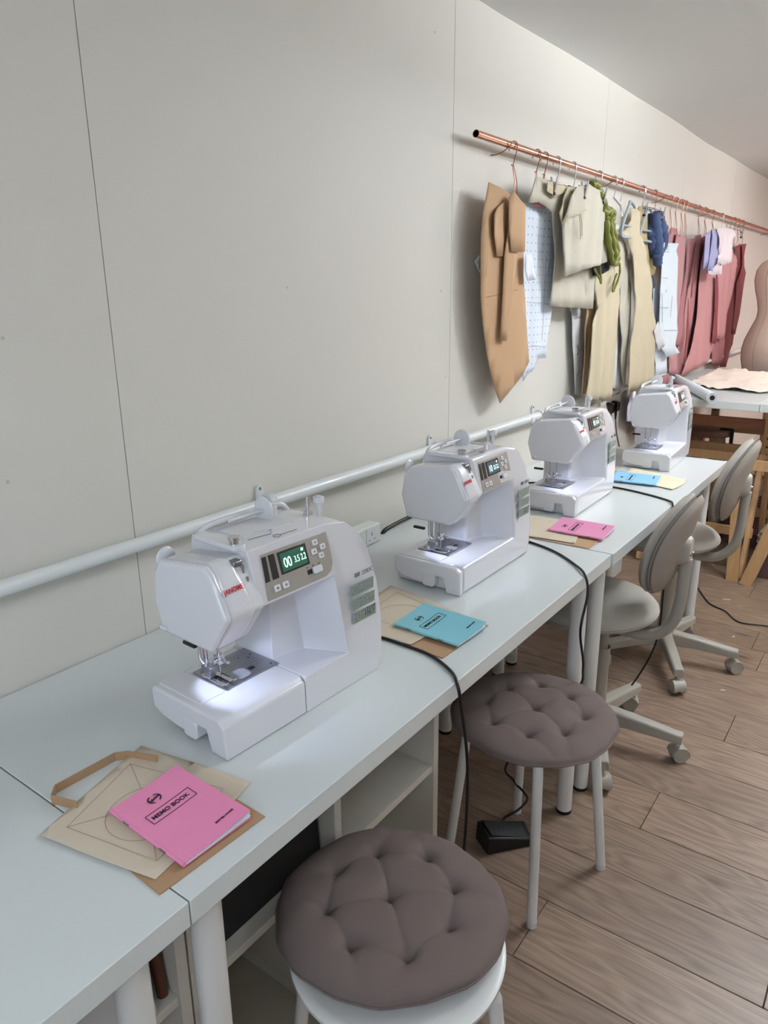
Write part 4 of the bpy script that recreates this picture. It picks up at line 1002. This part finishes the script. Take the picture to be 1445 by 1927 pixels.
# white pattern papers
rp = tag(empty('white_pattern_paper', (0, 0, 0)), 'white printed pattern paper with notched right edge in front of the pink cards', 'pattern piece')
w1 = sheet('paper_sheet', zt6([(60, 340), (220, 350), (195, 430), (212, 520), (197, 1000), (215, 1350), (188, 1500), (230, 1590), (90, 1640), (30, 1550), (0, 1300), (10, 900), (30, 560)]), mat('pattern_paper_grey', (.84, .88, .91), .8, var=.01), x=.105, amp=.003, wl=.15, ph=.4, par=rp)
for a, b in (((5, 1075), (110, 1078)), ((60, 1335), (210, 1335)), ((35, 920), (38, 1250)), ((150, 950), (130, 1180)), ((75, 385), (112, 388)), ((78, 415), (115, 418)), ((80, 445), (112, 447)), ((80, 870), (82, 905)), ((45, 740), (100, 742))):
    mark(zt6([a, b]), .1105, w1, .0009, GREYINK)
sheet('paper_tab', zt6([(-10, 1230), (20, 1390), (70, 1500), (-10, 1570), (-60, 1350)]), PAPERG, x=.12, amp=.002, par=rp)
o = sheet('lower_white_paper', [(1229, 545), (1240, 530), (1245, 640), (1256, 672), (1254, 702), (1234, 706), (1230, 660)], PAPER, x=.075, amp=.004, wl=.08, th=.002); tag(o, 'white paper piece hanging lowest, left of the printed pattern paper', 'pattern piece')
# papers on the wall behind
o = sheet('marked_paper', [(1076, 578), (1096, 578), (1100, 640), (1092, 745), (1082, 742), (1078, 660)], PAPERG, x=.028, amp=.002, wl=.1); tag(o, 'grey-white paper pattern hanging behind the calico skirt', 'pattern piece')
mark([(1080, 600), (1094, 596)], .033, o, mt=INK); mark([(1086, 650), (1090, 660), (1086, 668)], .033, o, .0012, INK); mark([(1083, 705), (1093, 698)], .033, o, mt=INK)
# pink card patterns
PG = 'pink card pattern pieces crowded on the rail'
pink = [
 ('pink card pattern with rounded top under the white printed paper', [(90, 240), (130, 165), (200, 180), (215, 330), (205, 430), (60, 400)], PINKC, .085),
 ('pink card pattern right behind the white printed paper, long V-notched edge', [(195, 240), (295, 270), (310, 580), (250, 900), (205, 1240), (150, 1100), (120, 500)], PINKC, .098),
 ('narrow pink card pattern with split top beside the V-notched one', [(330, 300), (400, 290), (410, 480), (330, 830), (270, 1300), (230, 1500), (190, 1510), (205, 1250), (300, 650)], PINKD, .092),
 ('long pink card strip reaching down to the fabric roll', [(430, 260), (480, 250), (470, 400), (400, 700), (350, 960), (300, 1400), (200, 1850), (110, 1820), (90, 1640), (220, 1500), (300, 950), (360, 800)], PINKC, .080),
 ('long pink card pattern with a shaded left edge, second to the table', [(460, 300), (530, 260), (520, 600), (470, 950), (400, 1500), (300, 1750), (230, 1870), (200, 1800), (300, 1300), (380, 800)], PINKD, .074),
 ('broad pink card pattern curving forward onto the cutting table', [(540, 250), (640, 300), (660, 700), (650, 1480), (600, 1600), (540, 1700), (400, 1780), (250, 1860), (330, 1600), (420, 1200), (450, 800), (480, 560)], PINKC, .100),
 ('tapering pink card sleeve pattern under the white chiffon', [(680, 300), (840, 430), (890, 600), (840, 800), (720, 1440), (650, 1430), (640, 1000), (660, 700)], PINKC, .112),
 ('dusty pink card strips hanging behind the tapering sleeve pattern', [(600, 700), (690, 700), (740, 1440), (730, 1650), (690, 1730), (610, 1720), (600, 1450)], PINKD, .078),
 ('dark maroon card pattern behind the tapering sleeve pattern', [(870, 380), (940, 350), (965, 640), (900, 1000), (830, 1490), (760, 1750), (700, 1750), (750, 1200), (840, 700), (870, 590)], MAROON, .070),
 ('thin dark maroon strip painted as the shaded gap between the long pink cards, upper', [(430, 300), (445, 400), (400, 650), (378, 930), (340, 965), (352, 820), (400, 480)], MAROON, .118),  # this and the next two strips: shade between the cards, painted in maroon
 ('thin dark maroon strip painted as the shaded gap between the long pink cards, lower', [(330, 970), (348, 1000), (338, 1400), (305, 1690), (285, 1720), (312, 1400)], MAROON, .118),
 ('thin dark maroon strip painted as the shaded gap left of the tapering pink sleeve pattern', [(648, 720), (672, 730), (655, 1430), (640, 1490), (605, 1480), (636, 1100)], MAROON, .126),
 ('last maroon card pattern at the far end of the rail', [(945, 360), (990, 350), (955, 560), (970, 680), (900, 1150), (855, 1380), (830, 1370), (880, 800), (935, 600)], MAROON, .082),
]
random.seed(3)
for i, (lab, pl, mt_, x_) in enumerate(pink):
    o = sheet('pink_pattern' if mt_ is not MAROON else 'maroon_pattern_and_gap_shade', zt6(pl), mt_, x=.045 + (x_ - .07) * .75, amp=.005, wl=.15 + .04 * (i % 3), ph=i * 1.3, th=.002, tilt=-.008 if i % 2 else .006, grow=False)
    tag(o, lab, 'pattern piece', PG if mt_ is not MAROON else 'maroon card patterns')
rl = tag(empty('lilac_chiffon_piece', (0, 0, 0)), 'sheer lilac chiffon piece clipped beside the white chiffon', 'garment')
sheet('chiffon_layer', zt6([(545, 230), (600, 190), (610, 300), (590, 500), (560, 640), (490, 640), (505, 450), (520, 300)]), LILAC, x=.125, amp=.008, wl=.10, ph=.5, th=.001, par=rl)
sheet('chiffon_layer', zt6([(615, 190), (680, 180), (700, 300), (690, 460), (640, 600), (575, 690), (540, 690), (590, 480), (612, 300)]), LILAC, x=.140, amp=.008, wl=.11, ph=1.9, th=.001, par=rl)
rw_ = tag(empty('white_chiffon_piece', (0, 0, 0)), 'sheer white chiffon piece clipped in front of the pink sleeve pattern', 'garment')
sheet('chiffon_layer', zt6([(660, 175), (740, 165), (850, 190), (865, 260), (840, 300), (820, 560), (710, 600), (650, 560), (690, 470), (680, 350)]), CHIFW, x=.150, amp=.007, wl=.10, ph=.2, th=.001, par=rw_)
sheet('chiffon_layer', zt6([(690, 460), (720, 600), (700, 700), (580, 710), (540, 690), (640, 600)]), CHIFW, x=.143, amp=.007, wl=.06, ph=1.2, th=.001, par=rw_)
o = sheet('lilac_shirt', [(1188, 733), (1203, 727), (1212, 740), (1210, 815), (1196, 818), (1190, 795), (1178, 792), (1180, 765)], LILAC2, x=.045, amp=.006, wl=.07, th=.003); tag(o, 'pale lilac cloth hanging low behind the farthest machine', 'garment')
o = sheet('pink_scrap', [(1228, 712), (1258, 704), (1262, 722), (1240, 726)], PINKD, x=.05, amp=.003, th=.002); tag(o, 'dusty pink scrap hanging above the farthest machine', 'fabric')
o = sheet('lace_scrap', [(1126, 757), (1140, 755), (1143, 776), (1124, 778)], mat('lace', (.82, .79, .75), .9, alpha=.7), x=.04, amp=.002, wl=.03, th=.001); tag(o, 'sheer cream lace end hanging below the calico trousers', 'fabric')

# hangers along the rail -------------------------------------------------
def yr(u): # rail position under photo column u
    lo, hi = 1.9, 9.
    for _ in range(40):
        mid = (lo + hi) / 2; c = R.transposed() @ (Vector((RXX, mid, RZZ)) - CAM)
        if 722.5 - FPX * c.x / c.z < u: lo = mid
        else: hi = mid
    return lo
def zrow(u, v, x=.06): return P(u, v, x=x).z
wh = [(966, 372, 'copper wire hanger holding the large brown leaf pattern', .066), (1010, 384, 'copper wire hanger over the dotted pattern paper', .06), (1025, 388, 'copper wire hanger just right of the one on the dotted paper', .05),
      (1262, 440, 'leftmost copper wire hanger of the pink patterns', .062), (1272, 438, 'second copper wire hanger of the pink patterns from the left', .062), (1283, 446, 'third copper wire hanger of the pink patterns from the left', .064), (1290, 448, 'fourth copper wire hanger of the pink patterns from the left', .064),
      (1315, 452, 'copper wire hanger on the split topped pink pattern', .064), (1327, 446, 'copper wire hanger on the broad pink pattern', .064),
      (1341, 440, 'copper wire hanger just left of the lilac chiffon', .064), (1382, 462, 'leftmost copper wire hanger of the maroon patterns', .062), (1389, 464, 'middle copper wire hanger of the maroon patterns', .062), (1397, 463, 'rightmost copper wire hanger of the maroon patterns', .062)]
for u, v, lab, x_ in wh:
    y_ = yr(u); wire_hanger(y_, P(u - 2, v, x=x_).z, x=x_, spread=.012 if u < 1100 else .022, lab=lab, dy=-.006)
CG = 'metal clip hangers on the rail'
def clip_hanger(y, half, lab, x=.085, zc=None, clips=(-1, 1)):
    r = tag(empty('clip_hanger', (0, 0, 0)), lab, 'hanger', CG)
    zc = zc or RZZ - .085
    obj('hook', T(hookpts(y, drop=.08), .0018, n=8), CHROME, r, smooth=True)
    obj('clip_bar', T([(x, y - half, zc), (x, y, zc + .004), (x, y + half, zc)], .0022, n=8), CHROME, r, smooth=True)
    obj('bar_link', T([(RXX + .004, y, RZZ - .078), (x, y, zc)], .002, n=6), CHROME, r, smooth=True)
    for s in clips:
        yy = y + s * half * .92
        c = bmesh.new(); prism(c, [(x - .004, zc - .030), (x - .013, zc + .018), (x - .010, zc + .019), (x - .001, zc - .030)], lambda p: (p[0], yy - .006, p[1]), lambda p: (p[0], yy + .006, p[1])); prism(c, [(x + .004, zc - .030), (x + .013, zc + .018), (x + .010, zc + .019), (x + .001, zc - .030)], lambda p: (p[0], yy - .006, p[1]), lambda p: (p[0], yy + .006, p[1])); cyl(c, (x, yy - .008, zc - .004), (x, yy + .008, zc - .004), .0055, n=12)
        k_ = obj('clip', c, STEEL, r, bevel=.001)
        obj('clip_pad', B(x - .006, x + .006, yy - .007, yy + .007, zc - .038, zc - .029), BLACK, k_, bevel=.002)
    return r
clip_hanger(yr(1048), .13, 'metal clip hanger holding the calico skirt', .098)
clip_hanger(yr(1078), .10, 'metal clip hanger holding the calico top', .135)
clip_hanger(yr(1210), .14, 'metal clip hanger holding the ochre card pattern', .105)
clip_hanger(yr(1358), .20, 'metal clip hanger holding the chiffon pieces', .135)
for u, lab in ((1127, 'silver wire hook holding the olive sash'), (1155, 'silver wire hook between the olive sash and the grey hanger'), (1232, 'hook and peg holding the blue velvet piece')):
    y_ = yr(u); r = tag(empty('hook_hanger', (0, 0, 0)), lab, 'hanger', None)
    obj('hook', T(hookpts(y_, drop=.07), .0018, n=8), CHROME if u < 1200 else WIREC, r, smooth=True)
    obj('peg', T([(RXX + .004, y_, RZZ - .068), (.085, y_, RZZ - .10), (.095, y_, RZZ - .14)], .0035, n=8), CHROME, r, smooth=True)

# ---------------------------------------------------------------- cutting table area
ct = tag(empty('cutting_table', (0, 0, 0)), 'white cutting tabletop resting on wooden trestles beyond the end table', 'table')
obj('tabletop', B(.012, .592, 3.695, 5.2, .843, .88), TABLE, ct, bevel=.0015)
ct2 = tag(empty('cutting_table', (0, 0, 0)), 'second white cutting tabletop at the right edge, seam to seam with the first', 'table')
obj('tabletop', B(.594, 1.35, 3.69, 5.2, .843, .88), TABLE, ct2, bevel=.0015)
def trestle(x0, x1, yc, lab):
    r = tag(empty('wooden_trestle', (0, 0, 0)), lab, 'trestle', 'adjustable wooden trestles')
    zt = .843
    obj('top_beam', B(x0 - .02, x1 + .06, yc - .03, yc + .03, zt - .003 - .0, zt - .0005 + .0), PINER, r) if False else None
    for s in (-1, 1):
        ys = yc + s * .045; yb = yc + s * .26
        for xx in (x0, x1):
            bm = beam(bmesh.new(), (xx, yb, 0.0), (xx, yc + s * .10, .60), .056, .022, up=(1, 0, 0)); obj('leg', bm, PINE, r, bevel=.002)
        obj('rail', B(x0 - .02, x1 + .02, yc + s * .105 - .011, yc + s * .105 + .011, .555, .60), PINE, r, bevel=.002)
        obj('rail', B(x0 - .02, x1 + .02, yc + s * .205 - .011, yc + s * .205 + .011, .20, .245), PINE, r, bevel=.002)
    for xx in (x0 + .03, x1 - .0):
        p = obj('upright_post', B(xx - .022, xx + .022, yc - .011, yc + .011, .50, .805), PINE, r, bevel=.002)
        for k in range(6): obj('peg_hole', Cy((xx, yc - .0125, .54 + k * .042), (xx, yc - .010, .54 + k * .042), .006, n=12), mat('peg_hole_dark', (.30, .18, .12), .8), p)
        obj('bolt', lathe(bmesh.new(), [(0, .012), (.009, .010), (.012, .004), (.012, 0)], 14, Matrix.Translation((xx, yc - .012, .575)) @ Matrix.Rotation(PI / 2, 4, 'X')), STEEL, p, smooth=True)
    obj('top_beam', B(x0 - .04, x1 + .06, yc - .034, yc + .034, .805, .8425), PINER, r, bevel=.002)
    obj('cross_rail', B(x0 - .03, x1 + .03, yc + .012, yc + .032, .70, .755), PINER, r, bevel=.002)
    return r
t1 = trestle(.10, .60, 4.03, 'wooden adjustable trestle carrying the near side of the cutting table')
t2 = trestle(.14, .62, 4.86, 'wooden adjustable trestle carrying the far side of the cutting table')
# extra A-leg at the right of the frame
o = tag(empty('slanted_stand', (0, 0, 0)), 'slanted pine leg frame crossing the near trestle at the right edge', 'stand')
obj('leg', beam(bmesh.new(), (.640, 3.69, 0), (.85, 3.69, .80), .058, .022, up=(0, 1, 0)), PINE, o, bevel=.002)
obj('leg', beam(bmesh.new(), (.575, 3.715, 0), (.545, 3.715, .60), .056, .022, up=(0, 1, 0)), PINE, o, bevel=.002)
obj('brace', B(.54, .86, 3.728, 3.744, .56, .61), PINE, o, bevel=.002)
obj('bolt', lathe(bmesh.new(), [(0, .012), (.010, .010), (.014, .004), (.014, 0)], 16, Matrix.Translation((.516, 3.918, .585)) @ Matrix.Rotation(PI / 2, 4, 'X')), STEEL, t1, smooth=True)
# paper roll and muslin on the table
a = Vector((.055, 4.30, .905)); b = Vector((.405, 3.60, .905))
rr_ = tag(empty('paper_roll', (0, 0, 0)), 'roll of white paper lying across the near left corner of the cutting table', 'roll')
d = (b - a).normalized(); s_ = d.cross(Vector((0, 0, 1))).normalized(); u_ = s_.cross(d)
bm = bmesh.new(); A = []
for p_, r_ in ((a, .012), (a, .0245), (b, .0245), (b, .012)):
    A.append([bm.verts.new(p_ + s_ * r_ * math.cos(2 * PI * k / 32) + u_ * r_ * math.sin(2 * PI * k / 32)) for k in range(32)])
for i in range(4):
    for k in range(32): bm.faces.new((A[i][k], A[i][(k + 1) % 32], A[(i + 1) % 4][(k + 1) % 32], A[(i + 1) % 4][k]))
obj('outer_layers', bm, PAPER, rr_, smooth=True)
for q_ in (.020, .016): obj('paper_edge', T([b + d * .0005 + s_ * q_ * math.cos(t) + u_ * q_ * math.sin(t) for t in [k * PI / 14 for k in range(28)]], .0007, n=4, closed=True), GREYINK, rr_)
obj('core', T([a, b + d * .001], .0118, n=16), BLACK, rr_, smooth=True)
# crumpled muslin
mp_ = [(.135, 4.25), (.30, 4.11), (.40, 4.09), (.52, 4.06), (.57, 4.10), (.56, 4.5), (.585, 4.95), (.40, 5.02), (.22, 5.1), (.10, 5.10)]
bm = bmesh.new(); bm.faces.new([bm.verts.new((p[0], p[1], 0)) for p in mp_])
for k in range(1, 40):
    bmesh.ops.bisect_plane(bm, geom=bm.verts[:] + bm.edges[:] + bm.faces[:], plane_co=(.1 + .5 * k / 40, 0, 0), plane_no=(1, 0, 0))
    bmesh.ops.bisect_plane(bm, geom=bm.verts[:] + bm.edges[:] + bm.faces[:], plane_co=(0, 4.05 + 1.1 * k / 40, 0), plane_no=(0, 1, 0))
for v in bm.verts:
    v.co.z = .8825 +   .030 * abs(noise.noise(Vector((v.co.x * 6, v.co.y * 17, 3)))) + .016 * abs(noise.noise(Vector((v.co.x * 22, v.co.y * 9, 8))))
o = obj('muslin_cloth', bm, mat('muslin_pink', (.93, .89, .83), .9, bump=.3, bscale=200), smooth=True, solid=.0015); tag(o, 'crumpled cream muslin spread on the cutting table', 'fabric')

# dress form behind the table
df = tag(empty('dress_form', (.360, 5.50, 0)), 'beige linen dress form standing beyond the cutting table', 'dress form')
prof = [(.135, .80), (.165, .84), (.185, .93), (.188, 1.0), (.178, 1.06), (.150, 1.14), (.128, 1.20), (.125, 1.25), (.136, 1.31), (.155, 1.38), (.165, 1.44), (.160, 1.50), (.135, 1.545), (.090, 1.575), (.062, 1.60), (.058, 1.64)]
k_ = 1.15
bm = bmesh.new(); lathe(bm, [(0, .80)] + [(a_ * 1.1, b_) for a_, b_ in prof] + [(0, 1.645)], 40, sy=.72)
obj('torso', bm, LINEN, df, smooth=True)
for aa in (-PI / 2, -PI / 2 - .55, -PI / 2 + .55, -PI / 2 - 1.2):
    obj('panel_seam', T([(a_ * 1.1 * 1.004 * math.cos(aa), a_ * 1.1 * .72 * 1.004 * math.sin(aa), b_) for a_, b_ in prof], .0016, n=5), mat('form_seam', (.62, .53, .47), .9), df, smooth=True)
obj('neck_cap', lathe(bmesh.new(), [(0, 1.662), (.05, 1.66), (.066, 1.648), (.066, 1.640), (0, 1.640)], 28, sy=.8), PINER, df, smooth=True)
obj('stand_pole', Cy((0, 0, .03), (0, 0, .80), .018, n=16), PINE, df, smooth=True)
for k in range(3):
    aa = k * 2 * PI / 3 + .4; obj('stand_foot', beam(bmesh.new(), (0, 0, .10), (.22 * math.cos(aa), .22 * math.sin(aa), .016), .03, .03), PINE, df, bevel=.003)

# round wooden stool with clamp under the cutting table
ws = tag(empty('wooden_stool', (.25, 4.35, 0)), 'round wooden stool standing under the cutting table', 'stool')
obj('seat', lathe(bmesh.new(), [(0, .60), (.12, .60), (.128, .606), (.13, .62), (.128, .634), (.12, .64), (0, .64)], 40), mat('grey_brown_wood', (.58, .44, .40), .5, var=.08, scale=8, stretch=(1, 8, 1)), ws, smooth=True)
for k in range(4):
    aa = PI / 4 + k * PI / 2; obj('leg', beam(bmesh.new(), (.15 * math.cos(aa), .15 * math.sin(aa), .003), (.08 * math.cos(aa), .08 * math.sin(aa), .605), .035, .035), mat('pale_wood', (.66, .57, .47), .6, var=.08), ws, bevel=.003)
cl = tag(empty('g_clamp', (.375, 4.30, .60)), 'black screw clamp gripping the edge of the wooden stool', 'clamp')
bm = bmesh.new(); box(bm, -.055, .012, -.01, .01, .041, .053); box(bm, -.002, .016, -.01, .01, -.055, .05); box(bm, -.035, .012, -.01, .01, -.064, -.05); obj('clamp_frame', bm, BLACK, cl, bevel=.003)
obj('clamp_screw', Cy((-.030, 0, -.085), (-.030, 0, -.002), .004, n=10), STEEL, cl, smooth=True)
# shelves/boxes under and behind
bk = tag(empty('storage_basket', (.58, 4.45, 0)), 'pinkish tweed covered storage box on the floor under the cutting table', 'box')
obj('box_body', B(-.17, .30, -.15, .15, .06, .30), TWEED, bk, bevel=.02, seg=3)
obj('box_rim', B(-.18, .31, -.16, .16, .30, .325), mat('lilac_trim', (.80, .70, .72), .7), bk, bevel=.006)
obj('box_foot_board', B(-.17, .30, -.15, .15, 0, .06), mat('dark_pink_board', (.36, .25, .25), .8), bk)
bk2 = tag(empty('storage_basket', (.22, 4.66, 0)), 'tweed storage box seen between the end table and the trestle legs', 'box')
obj('box_body', B(-.17, .13, -.12, .15, .06, .30), TWEED, bk2, bevel=.02, seg=3); obj('box_foot_board', B(-.17, .13, -.12, .15, 0, .06), mat('dark_pink_board', (.36, .25, .25), .8), bk2)
# folded calico on the floor at right
bm = bmesh.new()
fc = tag(empty('folded_calico', (.72, 3.93, 0)), 'pile of folded cream calico on the floor under the cutting table', 'fabric')
for k in range(6):
    bm = loft(bmesh.new(), [[(p[0] * (1 - .05 * abs(j - 1)), p[1], .14 + k * .018 + dz_ + .006 * math.sin(k + j)) for p, dz_ in zip(rrect(-.085 + .012 * (k % 2), .16, -.09, .09, .03, 4), [0] * 20)] for j, dz_ in enumerate((0, .008, .016))]); obj('folded_layer', bm, CALICO, fc, bevel=.003)
obj('crate', B(-.09, .18, -.10, .10, 0, .138), mat('dark_pink_board', (.36, .25, .25), .8), fc, bevel=.004)
# dark books / frames behind the trestle at the right
random.seed(8)
bs = tag(empty('book_rack', (.56, 5.27, 0)), 'rack standing behind the trestle, holding dark folders', 'rack')
obj('rack_shelf', B(-.02, .42, -.1, .12, .36, .38), PINER, bs); obj('rack_side', B(-.04, -.02, -.1, .12, 0, .80), PINER, bs); obj('rack_side', B(.42, .44, -.1, .12, 0, .80), PINER, bs)
for k in range(9):
    w_ = random.uniform(.022, .036); h_ = random.uniform(.26, .36)
    o = obj('folder', B(0, w_, 0, .18, 0, h_), [BLACK, mat('dark_brown_cloth', (.25, .15, .13), .7), GREY, PAPERG][k % 4 if k % 3 else 0], bevel=.002); o.location = (.55 + k * .044, 5.19, .381)
    tag(o, ['black', 'black', 'mid grey', 'pale grey', 'black', 'dark brown', 'black', 'white-grey', 'black'][k] + ' folder standing in the rack, %s from the left' % ['first', 'second', 'third', 'fourth', 'fifth', 'sixth', 'seventh', 'eighth', 'ninth'][k], 'folder', 'folders in the rack')
# white box and wood foot seen under the short table
o = obj('white_box', B(.02, .085, 3.28, 3.53, 0, .16), LEGW, bevel=.003); tag(o, 'white box on the floor against the wall under the end table', 'box')
# magnifier: debris on floor
random.seed(21)
for k, (u, v, ln, lab) in enumerate(((1360, 1128, .03, 'short pale thread on the floor beyond the far chair'), (1378, 1198, .008, 'tiny white fluff near the far chair caster'), (1356, 1299, .014, 'small white scrap on the floor between the office chairs'))):
    p = P(u, v, z=.002)
    o = obj('scrap', T(spl([(p.x, p.y, .0021), (p.x + ln * .5, p.y + .004, .0032), (p.x + ln, p.y + ln * .5, .0021)], 4), .0018, n=6), PAPER, smooth=True); tag(o, lab, 'scrap')
